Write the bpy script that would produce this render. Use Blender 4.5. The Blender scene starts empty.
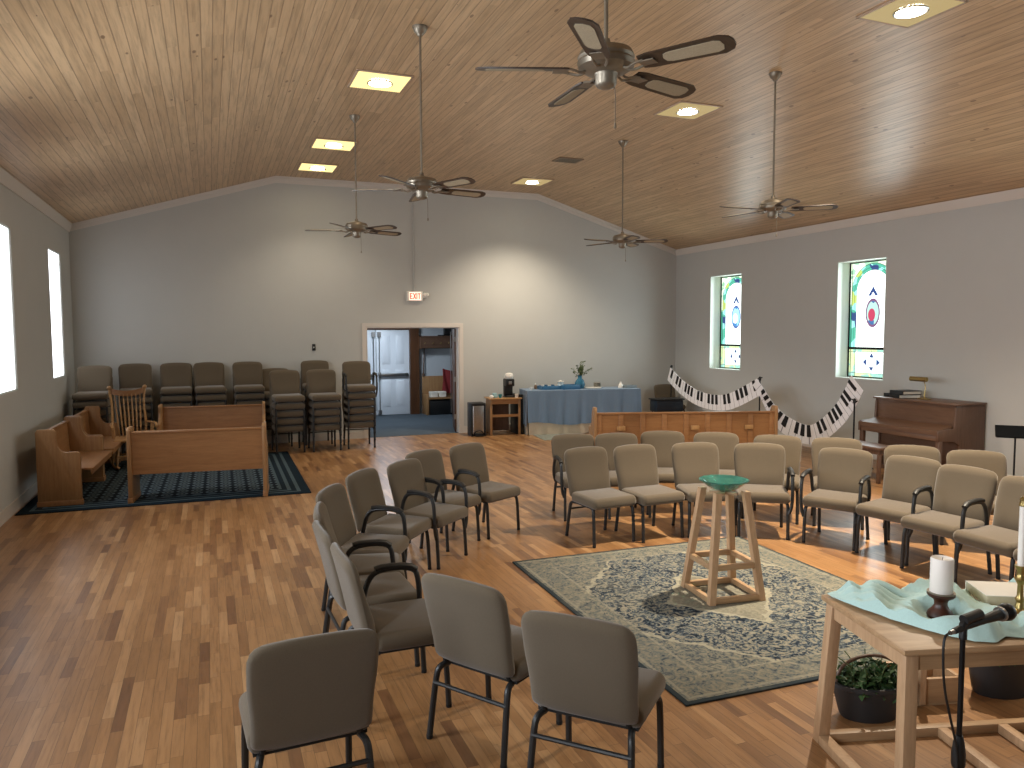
import bpy, bmesh, math, random
from mathutils import Vector, Matrix, Euler
from math import sin, cos, pi, radians as rad
random.seed(7)
scn = bpy.context.scene
COL = scn.collection

# ------------------------------------------------------------------ helpers
def tag(o, label=None, cat=None, group=None, kind=None):
    if label: o['label'] = label
    if cat: o['category'] = cat
    if group: o['group'] = group
    if kind: o['kind'] = kind
    return o

def empty(name, loc=(0, 0, 0), rz=0, label=None, cat=None, group=None, parent=None):
    o = bpy.data.objects.new(name, None); COL.objects.link(o)
    o.location = loc; o.rotation_euler = (0, 0, rz); o.empty_display_size = .1
    if parent: o.parent = parent
    return tag(o, label, cat, group)

def copy_tree(o, parent=None):
    c = o.copy(); COL.objects.link(c); c.parent = parent
    for ch in list(o.children): copy_tree(ch, c)
    return c

class MB:
    """collects shapes into one mesh"""
    def __init__(s): s.bm = bmesh.new(); s.mi = 0
    def _fin(s, fs, smooth=False):
        for f in fs: f.material_index = s.mi; f.smooth = smooth
    def box(s, x0, x1, y0, y1, z0, z1, bev=0, seg=2, M=None, smooth=None):
        b = bmesh.new(); bmesh.ops.create_cube(b, size=1)
        for v in b.verts:
            v.co = Vector(((x0+x1)/2+v.co.x*(x1-x0), (y0+y1)/2+v.co.y*(y1-y0), (z0+z1)/2+v.co.z*(z1-z0)))
        if bev:
            bmesh.ops.bevel(b, geom=b.edges[:], offset=bev, segments=seg, profile=.5, affect='EDGES')
        return s.merge(b, M, bool(bev) if smooth is None else smooth)
    def merge(s, b, M=None, smooth=False):
        if M is not None: bmesh.ops.transform(b, matrix=M, verts=b.verts)
        mp = {v: s.bm.verts.new(v.co) for v in b.verts}
        fs = []
        for f in b.faces:
            try: fs.append(s.bm.faces.new([mp[v] for v in f.verts]))
            except ValueError: pass
        s._fin(fs, smooth); b.free(); return s
    def prism(s, pts, axis, a, b_, M=None, bev=0, smooth=False):
        """polygon pts (2D) extruded along axis 'x','y','z' from a to b"""
        def mk(p, t):
            if axis == 'x': return (t, p[0], p[1])
            if axis == 'y': return (p[0], t, p[1])
            return (p[0], p[1], t)
        b = bmesh.new()
        v0 = [b.verts.new(mk(p, a)) for p in pts]; v1 = [b.verts.new(mk(p, b_)) for p in pts]
        n = len(pts)
        b.faces.new(v0); b.faces.new(v1[::-1])
        for i in range(n): b.faces.new((v0[i], v0[(i+1) % n], v1[(i+1) % n], v1[i]))
        bmesh.ops.recalc_face_normals(b, faces=b.faces)
        if bev: bmesh.ops.bevel(b, geom=b.edges[:], offset=bev, segments=2, profile=.5, affect='EDGES')
        return s.merge(b, M, smooth)
    def tube(s, pts, r, n=10, smoothing=0, M=None, caps=True, rs=None, closed=False, flat=None):
        P = [Vector(p) for p in pts]
        R = list(rs) if rs else [r]*len(P)
        for _ in range(smoothing):      # corner cutting keeps the ends
            Q = [P[0]]; S = [R[0]]
            for i in range(len(P)-1):
                a, b = P[i], P[i+1]
                if i > 0: Q.append(a.lerp(b, .25)); S.append(R[i]*.75+R[i+1]*.25)
                if i < len(P)-2: Q.append(a.lerp(b, .75)); S.append(R[i]*.25+R[i+1]*.75)
            Q.append(P[-1]); S.append(R[-1]); P, R = Q, S
        b = bmesh.new(); rings = []
        t0 = (P[1]-P[0]).normalized()
        nrm = t0.orthogonal().normalized()
        if abs(t0.z) < .99: nrm = (Vector((0, 0, 1))-t0*t0.z).normalized()
        L = len(P)
        for i in range(L):
            if closed: t = (P[(i+1) % L]-P[i-1]).normalized()
            elif i == 0: t = t0
            elif i == L-1: t = (P[i]-P[i-1]).normalized()
            else: t = ((P[i+1]-P[i]).normalized()+(P[i]-P[i-1]).normalized()).normalized()
            nrm = (nrm-t*nrm.dot(t)).normalized(); bi = t.cross(nrm)
            k = flat or 1
            rings.append([b.verts.new(P[i]+nrm*cos(2*pi*j/n)*R[i]*k+bi*sin(2*pi*j/n)*R[i]) for j in range(n)])
        for i in range(L if closed else L-1):
            A, B = rings[i], rings[(i+1) % L]
            for j in range(n): b.faces.new((A[j], A[(j+1) % n], B[(j+1) % n], B[j]))
        if caps and not closed: b.faces.new(rings[0][::-1]); b.faces.new(rings[-1])
        return s.merge(b, M, True)
    def lathe(s, prof, n=24, M=None, smooth=True, sx=1, sy=1):
        b = bmesh.new(); rings = []
        for r, z in prof:
            if r < 1e-5: rings.append([b.verts.new((0, 0, z))])
            else: rings.append([b.verts.new((r*cos(2*pi*j/n)*sx, r*sin(2*pi*j/n)*sy, z)) for j in range(n)])
        for A, B in zip(rings, rings[1:]):
            if len(A) == 1 and len(B) == 1: continue
            for j in range(n):
                k = (j+1) % n
                if len(A) == 1: b.faces.new((A[0], B[k], B[j]))
                elif len(B) == 1: b.faces.new((A[j], A[k], B[0]))
                else: b.faces.new((A[j], A[k], B[k], B[j]))
        if len(rings[0]) > 1: b.faces.new(rings[0][::-1])
        if len(rings[-1]) > 1: b.faces.new(rings[-1])
        bmesh.ops.recalc_face_normals(b, faces=b.faces)
        return s.merge(b, M, smooth)
    def grid(s, f, nu, nv, th=0, smooth=True, M=None):
        """surface f(u,v), u,v in 0..1; th = thickness along -normal"""
        b = bmesh.new()
        V = [[b.verts.new(f(i/nu, j/nv)) for j in range(nv+1)] for i in range(nu+1)]
        for i in range(nu):
            for j in range(nv): b.faces.new((V[i][j], V[i+1][j], V[i+1][j+1], V[i][j+1]))
        if th:
            bmesh.ops.recalc_face_normals(b, faces=b.faces)
            bmesh.ops.solidify(b, geom=b.faces[:], thickness=th)
        return s.merge(b, M, smooth)
    def build(s, name, mat, parent=None, loc=None, sharp=35):
        me = bpy.data.meshes.new(name)
        s.bm.normal_update(); s.bm.to_mesh(me); s.bm.free()
        for m in (mat if isinstance(mat, (list, tuple)) else [mat]): me.materials.append(m)
        try: me.set_sharp_from_angle(angle=rad(sharp))
        except Exception: pass
        o = bpy.data.objects.new(name, me); COL.objects.link(o)
        if parent: o.parent = parent
        if loc: o.location = loc
        return o

def T(x=0, y=0, z=0, rx=0, ry=0, rz=0, s=1):
    return Matrix.Translation((x, y, z)) @ Euler((rx, ry, rz)).to_matrix().to_4x4() @ Matrix.Scale(s, 4)

def cushion(w, d, h, r, n=4, crown=0):
    """rounded box centred on the origin, width x, depth y, height z, edge radius r"""
    b = bmesh.new(); bmesh.ops.create_cube(b, size=1)
    for v in b.verts: v.co = Vector((v.co.x*w, v.co.y*d, v.co.z*h))
    bmesh.ops.bevel(b, geom=b.edges[:], offset=r, segments=n, profile=.5, affect='EDGES')
    return b

# ------------------------------------------------------------------ materials
def lin(c):
    if isinstance(c, str): c = [int(c[i:i+2], 16)/255 for i in (1, 3, 5)]
    return [(x/12.92 if x <= .04045 else ((x+.055)/1.055)**2.4) for x in c]+[1]

def newmat(name):
    m = bpy.data.materials.new(name); m.use_nodes = True
    nt = m.node_tree; b = nt.nodes['Principled BSDF']; return m, nt, b

def N(nt, t, **k):
    n = nt.nodes.new(t)
    for a, v in k.items():
        if a.startswith('i_'): n.inputs[int(a[2:]) if a[2:].isdigit() else a[2:]].default_value = v
        else: setattr(n, a, v)
    return n

def math_(nt, op, a, b=None, c=None):
    n = nt.nodes.new('ShaderNodeMath'); n.operation = op
    for i, x in enumerate((a, b, c)):
        if x is None: continue
        if isinstance(x, (int, float)): n.inputs[i].default_value = x
        else: nt.links.new(x, n.inputs[i])
    return n.outputs[0]

def mixc(nt, f, a, b, bt='MIX'):
    n = nt.nodes.new('ShaderNodeMix'); n.data_type = 'RGBA'; n.blend_type = bt
    for i, x in ((0, f), (6, a), (7, b)):
        if isinstance(x, (int, float)): n.inputs[i].default_value = x
        elif isinstance(x, (list, tuple)): n.inputs[i].default_value = x
        else: nt.links.new(x, n.inputs[i])
    return n.outputs[2]

def ramp(nt, fac, stops):
    n = nt.nodes.new('ShaderNodeValToRGB'); cr = n.color_ramp
    while len(cr.elements) < len(stops): cr.elements.new(.5)
    for e, (p, c) in zip(cr.elements, stops): e.position = p; e.color = lin(c)
    nt.links.new(fac, n.inputs[0]); return n.outputs[0]

def objco(nt): return nt.nodes.new('ShaderNodeTexCoord').outputs['Object']

def mapping(nt, vec, scale=(1, 1, 1)):
    m = nt.nodes.new('ShaderNodeMapping'); m.inputs['Scale'].default_value = scale
    nt.links.new(vec, m.inputs[0]); return m.outputs[0]

def noise(nt, vec, scale, detail=3, rough=.6):
    n = N(nt, 'ShaderNodeTexNoise'); n.inputs['Scale'].default_value = scale
    n.inputs['Detail'].default_value = detail; n.inputs['Roughness'].default_value = rough
    nt.links.new(vec, n.inputs['Vector']); return n.outputs[0]

def bump(nt, b, h, strength=.3, dist=.01):
    n = N(nt, 'ShaderNodeBump'); n.inputs['Strength'].default_value = strength; n.inputs['Distance'].default_value = dist
    nt.links.new(h, n.inputs['Height']); nt.links.new(n.outputs[0], b.inputs['Normal'])

def plain(name, c, rough=.6, metal=0, var=.06, scale=12, bmp=0, spec=.5, bscale=None):
    m, nt, b = newmat(name); v = objco(nt)
    c = lin(c); n = noise(nt, v, scale, 3)
    d = [x*(1-var*2) for x in c[:3]]+[1]; e = [min(1, x*(1+var*2)) for x in c[:3]]+[1]
    nt.links.new(mixc(nt, n, d, e), b.inputs['Base Color'])
    b.inputs['Roughness'].default_value = rough; b.inputs['Metallic'].default_value = metal
    b.inputs['Specular IOR Level'].default_value = spec
    if bmp: bump(nt, b, noise(nt, v, bscale or scale*8, 2), bmp, .003)
    return m

def wood(name, c1, c2, axis='x', rough=.4, scale=1.0, spec=.5):
    m, nt, b = newmat(name); v = objco(nt)
    s = {'x': (1.2, 14, 14), 'y': (14, 1.2, 14), 'z': (14, 14, 1.2)}[axis]
    vv = mapping(nt, v, tuple(q*scale for q in s))
    n1 = noise(nt, vv, 2.0, 6, .65); n2 = noise(nt, vv, 9, 3, .6)
    f = math_(nt, 'ADD', math_(nt, 'MULTIPLY', n1, .7), math_(nt, 'MULTIPLY', n2, .3))
    col = ramp(nt, f, [(.32, c2), (.62, c1)])
    nt.links.new(col, b.inputs['Base Color']); b.inputs['Roughness'].default_value = rough
    b.inputs['Specular IOR Level'].default_value = spec
    bump(nt, b, n2, .08, .002)
    return m

def emis(name, c, s):
    m, nt, b = newmat(name); b.inputs['Base Color'].default_value = (0, 0, 0, 1)
    b.inputs['Emission Color'].default_value = lin(c); b.inputs['Emission Strength'].default_value = s
    return m

def plank_floor():
    m, nt, b = newmat('oak_strip_floor'); v = objco(nt)
    sp = N(nt, 'ShaderNodeSeparateXYZ'); nt.links.new(v, sp.inputs[0]); x, y = sp.outputs[0], sp.outputs[1]
    W = .058
    xs = math_(nt, 'DIVIDE', x, W); col = math_(nt, 'FLOOR', xs); fx = math_(nt, 'FRACT', xs)
    wn = N(nt, 'ShaderNodeTexWhiteNoise', noise_dimensions='1D'); nt.links.new(col, wn.inputs['W'])
    off = math_(nt, 'MULTIPLY', wn.outputs[0], 13.7)
    # random board length per strip
    ln = math_(nt, 'ADD', math_(nt, 'MULTIPLY', wn.outputs[0], .35), .38)
    yw = math_(nt, 'ADD', y, math_(nt, 'MULTIPLY', math_(nt, 'SINE', math_(nt, 'ADD', math_(nt, 'MULTIPLY', y, 2.3), off)), .15))
    ys = math_(nt, 'ADD', math_(nt, 'DIVIDE', yw, ln), off); row = math_(nt, 'FLOOR', ys); fy = math_(nt, 'FRACT', ys)
    cb = N(nt, 'ShaderNodeCombineXYZ'); nt.links.new(col, cb.inputs[0]); nt.links.new(row, cb.inputs[1])
    w2 = N(nt, 'ShaderNodeTexWhiteNoise', noise_dimensions='3D'); nt.links.new(cb.outputs[0], w2.inputs['Vector'])
    r = w2.outputs[0]
    base = ramp(nt, r, [(0, '#745034'), (.05, '#845d3c'), (.2, '#966d45'), (.6, '#a2774d'), (.88, '#ac8156'), (1, '#ba9064')])
    # grain, shifted by board
    sh = N(nt, 'ShaderNodeVectorMath', operation='ADD'); nt.links.new(v, sh.inputs[0])
    sc = N(nt, 'ShaderNodeVectorMath', operation='SCALE'); nt.links.new(w2.outputs[1], sc.inputs[0]); sc.inputs['Scale'].default_value = 30
    nt.links.new(sc.outputs[0], sh.inputs[1])
    g = noise(nt, mapping(nt, sh.outputs[0], (34, 2.2, 1)), 1.6, 5, .65)
    c = mixc(nt, .55, base, ramp(nt, g, [(.28, '#8f8a86'), (.5, '#e2e2e2'), (.75, '#ffffff')]), 'MULTIPLY')
    d = math_(nt, 'MINIMUM', math_(nt, 'MULTIPLY', math_(nt, 'MINIMUM', fx, math_(nt, 'SUBTRACT', 1, fx)), W),
              math_(nt, 'MULTIPLY', math_(nt, 'MINIMUM', fy, math_(nt, 'SUBTRACT', 1, fy)), ln))
    gap = math_(nt, 'LESS_THAN', d, .0012)
    c = mixc(nt, math_(nt, 'MULTIPLY', gap, .55), c, (.05, .025, .012, 1))
    nt.links.new(c, b.inputs['Base Color'])
    rg = math_(nt, 'ADD', math_(nt, 'MULTIPLY', noise(nt, v, 3, 3), .14), .26)
    nt.links.new(rg, b.inputs['Roughness'])
    b.inputs['Specular IOR Level'].default_value = .45
    bump(nt, b, math_(nt, 'SUBTRACT', g, math_(nt, 'MULTIPLY', gap, 1.5)), .08, .002)
    return m

def plank_ceiling():
    m, nt, b = newmat('pine_board_ceiling'); v = objco(nt)
    sp = N(nt, 'ShaderNodeSeparateXYZ'); nt.links.new(v, sp.inputs[0]); x, y = sp.outputs[0], sp.outputs[1]
    W = .088
    xs = math_(nt, 'DIVIDE', x, W); col = math_(nt, 'FLOOR', xs); fx = math_(nt, 'FRACT', xs)
    wn = N(nt, 'ShaderNodeTexWhiteNoise', noise_dimensions='1D'); nt.links.new(col, wn.inputs['W'])
    ys = math_(nt, 'ADD', math_(nt, 'DIVIDE', y, 2.6), math_(nt, 'MULTIPLY', wn.outputs[0], 9)); row = math_(nt, 'FLOOR', ys)
    cb = N(nt, 'ShaderNodeCombineXYZ'); nt.links.new(col, cb.inputs[0]); nt.links.new(row, cb.inputs[1])
    w2 = N(nt, 'ShaderNodeTexWhiteNoise', noise_dimensions='3D'); nt.links.new(cb.outputs[0], w2.inputs['Vector'])
    base = ramp(nt, w2.outputs[0], [(0, '#bd9e78'), (.5, '#c7a780'), (1, '#cfb089')])
    sh = N(nt, 'ShaderNodeVectorMath', operation='ADD'); nt.links.new(v, sh.inputs[0])
    sc = N(nt, 'ShaderNodeVectorMath', operation='SCALE'); nt.links.new(w2.outputs[1], sc.inputs[0]); sc.inputs['Scale'].default_value = 20
    nt.links.new(sc.outputs[0], sh.inputs[1])
    g = noise(nt, mapping(nt, sh.outputs[0], (22, 1.2, 10)), 1.5, 5, .6)
    c = mixc(nt, .5, base, ramp(nt, g, [(.3, '#8a8a8a'), (.55, '#f0f0f0'), (.8, '#ffffff')]), 'MULTIPLY')
    # knots
    vo = N(nt, 'ShaderNodeTexVoronoi'); vo.inputs['Scale'].default_value = 1
    nt.links.new(mapping(nt, sh.outputs[0], (6.5, 2.6, 2)), vo.inputs['Vector'])
    kn = math_(nt, 'LESS_THAN', vo.outputs['Distance'], .10)
    wk = N(nt, 'ShaderNodeSeparateXYZ'); nt.links.new(vo.outputs['Color'], wk.inputs[0])
    kn = math_(nt, 'MULTIPLY', kn, math_(nt, 'GREATER_THAN', wk.outputs[0], .5))
    c = mixc(nt, math_(nt, 'MULTIPLY', kn, .65), c, (.10, .045, .02, 1))
    e = math_(nt, 'MINIMUM', fx, math_(nt, 'SUBTRACT', 1, fx))
    gap = math_(nt, 'LESS_THAN', e, .045)
    c = mixc(nt, math_(nt, 'MULTIPLY', gap, .5), c, (.09, .05, .03, 1))
    nt.links.new(c, b.inputs['Base Color'])
    b.inputs['Roughness'].default_value = .36; b.inputs['Specular IOR Level'].default_value = .5
    bump(nt, b, math_(nt, 'SUBTRACT', math_(nt, 'MULTIPLY', g, .3), math_(nt, 'MULTIPLY', gap, 1.0)), .35, .004)
    return m

def rug_vintage():
    m, nt, b = newmat('vintage_rug'); v = objco(nt)
    def dn(sc, dist, det=3):
        n = N(nt, 'ShaderNodeTexNoise'); n.inputs['Scale'].default_value = sc; n.inputs['Detail'].default_value = det
        n.inputs['Distortion'].default_value = dist; n.inputs['Roughness'].default_value = .6
        nt.links.new(v, n.inputs['Vector']); return n.outputs[0]
    a1 = dn(10, 3.2); a2 = dn(24, 1.8); 
    mot = math_(nt, 'ADD', math_(nt, 'MULTIPLY', a1, .6), math_(nt, 'MULTIPLY', a2, .4))
    field = ramp(nt, mot, [(.41, '#1a212b'), (.465, '#333e49'), (.505, '#596268'), (.54, '#7e7a6b'), (.62, '#8c8778')])
    light = ramp(nt, mot, [(.38, '#3f484e'), (.45, '#676b68'), (.52, '#777467'), (.64, '#878272')])
    sp = N(nt, 'ShaderNodeSeparateXYZ'); nt.links.new(v, sp.inputs[0])
    ax = math_(nt, 'ABSOLUTE', sp.outputs[0]); ay = math_(nt, 'ABSOLUTE', sp.outputs[1])
    nb = math_(nt, 'MULTIPLY', noise(nt, v, 9, 2), .18)
    # pointed medallion: |x|/.62 + |y|/.85
    md = math_(nt, 'ADD', math_(nt, 'ADD', math_(nt, 'DIVIDE', ax, .80), math_(nt, 'DIVIDE', ay, 1.0)), nb)
    inner = math_(nt, 'LESS_THAN', md, .62)
    rim = math_(nt, 'LESS_THAN', math_(nt, 'ABSOLUTE', math_(nt, 'SUBTRACT', md, .64)), .022)
    # corner spandrels
    cn = math_(nt, 'ADD', math_(nt, 'DIVIDE', ax, 1.12), math_(nt, 'DIVIDE', ay, 1.35))
    cn = math_(nt, 'ADD', cn, nb)
    spn = math_(nt, 'GREATER_THAN', cn, 1.22)
    rim2 = math_(nt, 'LESS_THAN', math_(nt, 'ABSOLUTE', math_(nt, 'SUBTRACT', cn, 1.21)), .02)
    c = mixc(nt, math_(nt, 'MULTIPLY', inner, .7), field, lin('#847f6e'))
    c = mixc(nt, math_(nt, 'MULTIPLY', math_(nt, 'LESS_THAN', md, .26), .6), c, field)
    c = mixc(nt, math_(nt, 'MULTIPLY', spn, .7), c, light)
    c = mixc(nt, math_(nt, 'MULTIPLY', math_(nt, 'MAXIMUM', rim, rim2), .7), c, lin('#a39e8a'))
    # border
    ex = math_(nt, 'SUBTRACT', RUG_W/2, ax); ey = math_(nt, 'SUBTRACT', RUG_L/2, ay); ed = math_(nt, 'MINIMUM', ex, ey)
    bz = math_(nt, 'LESS_THAN', ed, .27)
    c = mixc(nt, math_(nt, 'MULTIPLY', bz, .75), c, light)
    for p, w, colr, s in ((.275, .010, '#9a9582', .4), (.06, .010, '#9a9582', .45)):
        l = math_(nt, 'LESS_THAN', math_(nt, 'ABSOLUTE', math_(nt, 'SUBTRACT', ed, p)), w)
        c = mixc(nt, math_(nt, 'MULTIPLY', l, s), c, lin(colr))
    l = math_(nt, 'LESS_THAN', ed, .03)
    c = mixc(nt, l, c, lin('#343c40'))
    # wear
    wear = noise(nt, v, 1.6, 4, .7)
    c = mixc(nt, math_(nt, 'MULTIPLY', ramp_f(nt, wear, .5, .75), .35), c, lin('#948f7c'))
    nt.links.new(c, b.inputs['Base Color']); b.inputs['Roughness'].default_value = .95; b.inputs['Specular IOR Level'].default_value = .1
    bump(nt, b, noise(nt, v, 260, 2), .3, .004)
    return m

def ramp_f(nt, f, a, b_):
    n = N(nt, 'ShaderNodeMapRange'); n.inputs['From Min'].default_value = a; n.inputs['From Max'].default_value = b_
    nt.links.new(f, n.inputs['Value']); return n.outputs[0]

def rug_blue():
    m, nt, b = newmat('blue_patterned_rug'); v = objco(nt)
    sp = N(nt, 'ShaderNodeSeparateXYZ'); nt.links.new(v, sp.inputs[0]); x, y = sp.outputs[0], sp.outputs[1]
    fx = math_(nt, 'FRACT', math_(nt, 'DIVIDE', x, .17)); fy = math_(nt, 'FRACT', math_(nt, 'DIVIDE', y, .17))
    dx = math_(nt, 'ABSOLUTE', math_(nt, 'SUBTRACT', fx, .5)); dy = math_(nt, 'ABSOLUTE', math_(nt, 'SUBTRACT', fy, .5))
    rr = math_(nt, 'SQRT', math_(nt, 'ADD', math_(nt, 'POWER', dx, 2), math_(nt, 'POWER', dy, 2)))
    ring = math_(nt, 'LESS_THAN', math_(nt, 'ABSOLUTE', math_(nt, 'SUBTRACT', rr, .33)), .09)
    n = noise(nt, v, 40, 3)
    c = mixc(nt, math_(nt, 'MULTIPLY', ring, .75), lin('#17202a'), lin('#5f6f78'))
    dot = math_(nt, 'LESS_THAN', rr, .1)
    c = mixc(nt, math_(nt, 'MULTIPLY', dot, .5), c, lin('#8b9696'))
    ex = math_(nt, 'SUBTRACT', BR_W/2, math_(nt, 'ABSOLUTE', x)); ey = math_(nt, 'SUBTRACT', BR_L/2, math_(nt, 'ABSOLUTE', y)); ed = math_(nt, 'MINIMUM', ex, ey)
    out = math_(nt, 'LESS_THAN', ed, .36)
    st = math_(nt, 'GREATER_THAN', math_(nt, 'SINE', math_(nt, 'MULTIPLY', ed, 58)), .25)
    brd = mixc(nt, math_(nt, 'MULTIPLY', st, .7), lin('#18252f'), lin('#56676f'))
    c = mixc(nt, out, c, brd)
    c = mixc(nt, math_(nt, 'LESS_THAN', ed, .07), c, lin('#15242e'))
    c = mixc(nt, .35, c, mixc(nt, n, (.3, .3, .3, 1), (1, 1, 1, 1)), 'MULTIPLY')
    nt.links.new(c, b.inputs['Base Color']); b.inputs['Roughness'].default_value = .95; b.inputs['Specular IOR Level'].default_value = .1
    return m

def fabric(name, c, var=.1, s=900):
    m, nt, b = newmat(name); v = objco(nt)
    w = noise(nt, v, s*.35, 2, .7); w2 = noise(nt, v, 6, 3)
    c = lin(c)
    d = [x*(1-var*2.2) for x in c[:3]]+[1]; e = [min(1, x*(1+var*2.2)) for x in c[:3]]+[1]
    cc = mixc(nt, w, d, e)
    cc = mixc(nt, .25, cc, mixc(nt, w2, (.6, .6, .6, 1), (1, 1, 1, 1)), 'MULTIPLY')
    nt.links.new(cc, b.inputs['Base Color']); b.inputs['Roughness'].default_value = .95
    b.inputs['Specular IOR Level'].default_value = .15
    try: b.inputs['Sheen Weight'].default_value = .25; b.inputs['Sheen Roughness'].default_value = .5
    except Exception: pass
    bump(nt, b, w, .25, .002)
    return m

def stained(seed):
    """leaded glass lit from outside: object x across, z up, pane W x H centred on x, bottom at 0"""
    m, nt, b = newmat('stained_glass_%d' % seed); v = objco(nt)
    sp = N(nt, 'ShaderNodeSeparateXYZ'); nt.links.new(v, sp.inputs[0]); x, z = sp.outputs[1], sp.outputs[2]
    W, H = GW, GH; ZS = .47       # lower sash height
    ax = math_(nt, 'ABSOLUTE', x)
    lt = lambda a, b_: math_(nt, 'LESS_THAN', a, b_)
    gt = lambda a, b_: math_(nt, 'GREATER_THAN', a, b_)
    mul = lambda a, b_: math_(nt, 'MULTIPLY', a, b_)
    sub = lambda a, b_: math_(nt, 'SUBTRACT', a, b_)
    ab = lambda a: math_(nt, 'ABSOLUTE', a)
    mx = lambda a, b_: math_(nt, 'MAXIMUM', a, b_)
    def ell(cx, cz, rx, rz):
        return math_(nt, 'SQRT', math_(nt, 'ADD', math_(nt, 'POWER', math_(nt, 'DIVIDE', sub(x, cx), rx), 2),
                                      math_(nt, 'POWER', math_(nt, 'DIVIDE', sub(z, cz), rz), 2)))
    pale = lin('#f4fbf7'); green = lin('#3d8a74'); teal = lin('#7cc0b6'); yel = lin('#8fa050'); blue = lin('#20345f'); lead = lin('#0c1413'); red = lin('#8e2c44')
    def tri(cx, cz, dx_, dz_, L_, wd):
        # triangle with its tip at (cx,cz) + dir*L
        a = math_(nt, 'ADD', mul(sub(x, cx), dx_), mul(sub(z, cz), dz_))
        p = ab(math_(nt, 'ADD', mul(sub(x, cx), dz_), mul(sub(z, cz), dx_)))
        return mul(mul(gt(a, 0), lt(a, L_)), lt(p, mul(sub(L_, a), wd/L_)))
    n = noise(nt, v, 14, 3)
    c = mixc(nt, n, pale, lin('#e6f3f3'))
    # arch band
    ro = W/2-.05; zc = H-.06-ro
    up = gt(z, zc)
    rad_ = math_(nt, 'SQRT', math_(nt, 'ADD', math_(nt, 'POWER', x, 2), math_(nt, 'POWER', mul(up, sub(z, zc)), 2)))
    band = mul(gt(rad_, ro-.085), lt(rad_, ro+.02))
    blk = N(nt, 'ShaderNodeTexVoronoi'); blk.inputs['Scale'].default_value = 9; nt.links.new(v, blk.inputs['Vector'])
    bs = N(nt, 'ShaderNodeSeparateXYZ'); nt.links.new(blk.outputs['Color'], bs.inputs[0])
    bandc = mixc(nt, gt(bs.outputs[0], .45), teal, green); bandc = mixc(nt, gt(bs.outputs[1], .9), bandc, yel); bandc = mixc(nt, gt(bs.outputs[2], .85), bandc, blue)
    c = mixc(nt, mul(band, gt(z, ZS)), c, bandc)
    out = mul(gt(rad_, ro+.02), gt(z, ZS))
    c = mixc(nt, out, c, mixc(nt, gt(bs.outputs[2], .5), lin('#cfe0c0'), lin('#7fae8c')))
    c = mixc(nt, mul(out, lt(z, H*.62)), c, green)
    # medallion
    e = ell(0, H*.56, .13, .21)
    e2 = ell(.02, H*.56-.03, .07, .1)
    medc = mixc(nt, gt(bs.outputs[1], .5), lin('#2f6596'), lin('#7fb4cc')) if seed == 1 else mixc(nt, gt(bs.outputs[1], .5), lin('#2f4f78'), lin('#86a89e'))
    c = mixc(nt, lt(e, 1), c, medc)
    c = mixc(nt, lt(e2, 1), c, lin('#d8cfc4') if seed == 1 else red)
    c = mixc(nt, lt(ab(sub(e, 1)), .1), c, lin('#3a4f7e') if seed == 1 else lin('#5a3f5a'))
    # blue crown above
    t = sub(tri(0, H*.705, 0, 1, .15, .10), tri(0, H*.69, 0, 1, .09, .06))
    c = mixc(nt, t, c, blue)
    # lower sash
    low = lt(z, ZS)
    cz = ZS*.56; d0 = .075
    star = tri(0, cz+d0, 0, 1, .075, .05)
    for q in (tri(0, cz-d0, 0, -1, .075, .05), tri(.0+d0*1.3, cz, 1, 0, .075, .06), tri(-d0*1.3, cz, -1, 0, .075, .06)): star = mx(star, q)
    c = mixc(nt, mul(low, mul(gt(n, .5), .25)), c, teal)
    c = mixc(nt, mul(low, star), c, blue)
    frame = mul(low, mx(mx(lt(z, .085), gt(z, ZS-.04)), gt(ax, W/2-.14)))
    c = mixc(nt, mul(frame, .8), c, mixc(nt, gt(bs.outputs[0], .5), green, yel))
    # lead lines
    ld = lt(ab(sub(rad_, ro-.085)), .005); ld = mx(ld, lt(ab(sub(rad_, ro-.04)), .004)); ld = mx(ld, lt(ab(sub(rad_, ro+.02)), .007))
    ld = mul(ld, gt(z, ZS))
    ld = mx(ld, mul(low, lt(ab(sub(ax, W/2-.13)), .006)))
    ld = mx(ld, mul(low, lt(ab(sub(z, .085)), .005))); ld = mx(ld, mul(low, lt(ab(sub(z, ZS-.04)), .005)))
    ld = mx(ld, mul(mul(gt(z, ZS), lt(ab(sub(ax, .26)), .005)), lt(z, ZS+.22))); ld = mx(ld, lt(ab(sub(ax, W/2-.035)), .01)); ld = mx(ld, mul(low, lt(ab(sub(ax, .0)), .003)))
    c = mixc(nt, mul(ld, .75), c, lead)
    b.inputs['Base Color'].default_value = (.02, .02, .02, 1); b.inputs['Roughness'].default_value = .3
    nt.links.new(c, b.inputs['Emission Color']); b.inputs['Emission Strength'].default_value = STAIN_E
    return m

# ------------------------------------------------------------------ constants of the place
XL, XR, YB, YF = -2.10, 9.57, 14.37, -4.0
ZW, ZC = 3.77, 4.78
CX0, CX1 = 1.16, 6.24
RUG_W, RUG_L = 2.34, 2.72
BR_W, BR_L = 3.18, 3.55
GW, GH = .93, 1.88
STAIN_E = 1.9

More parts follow.
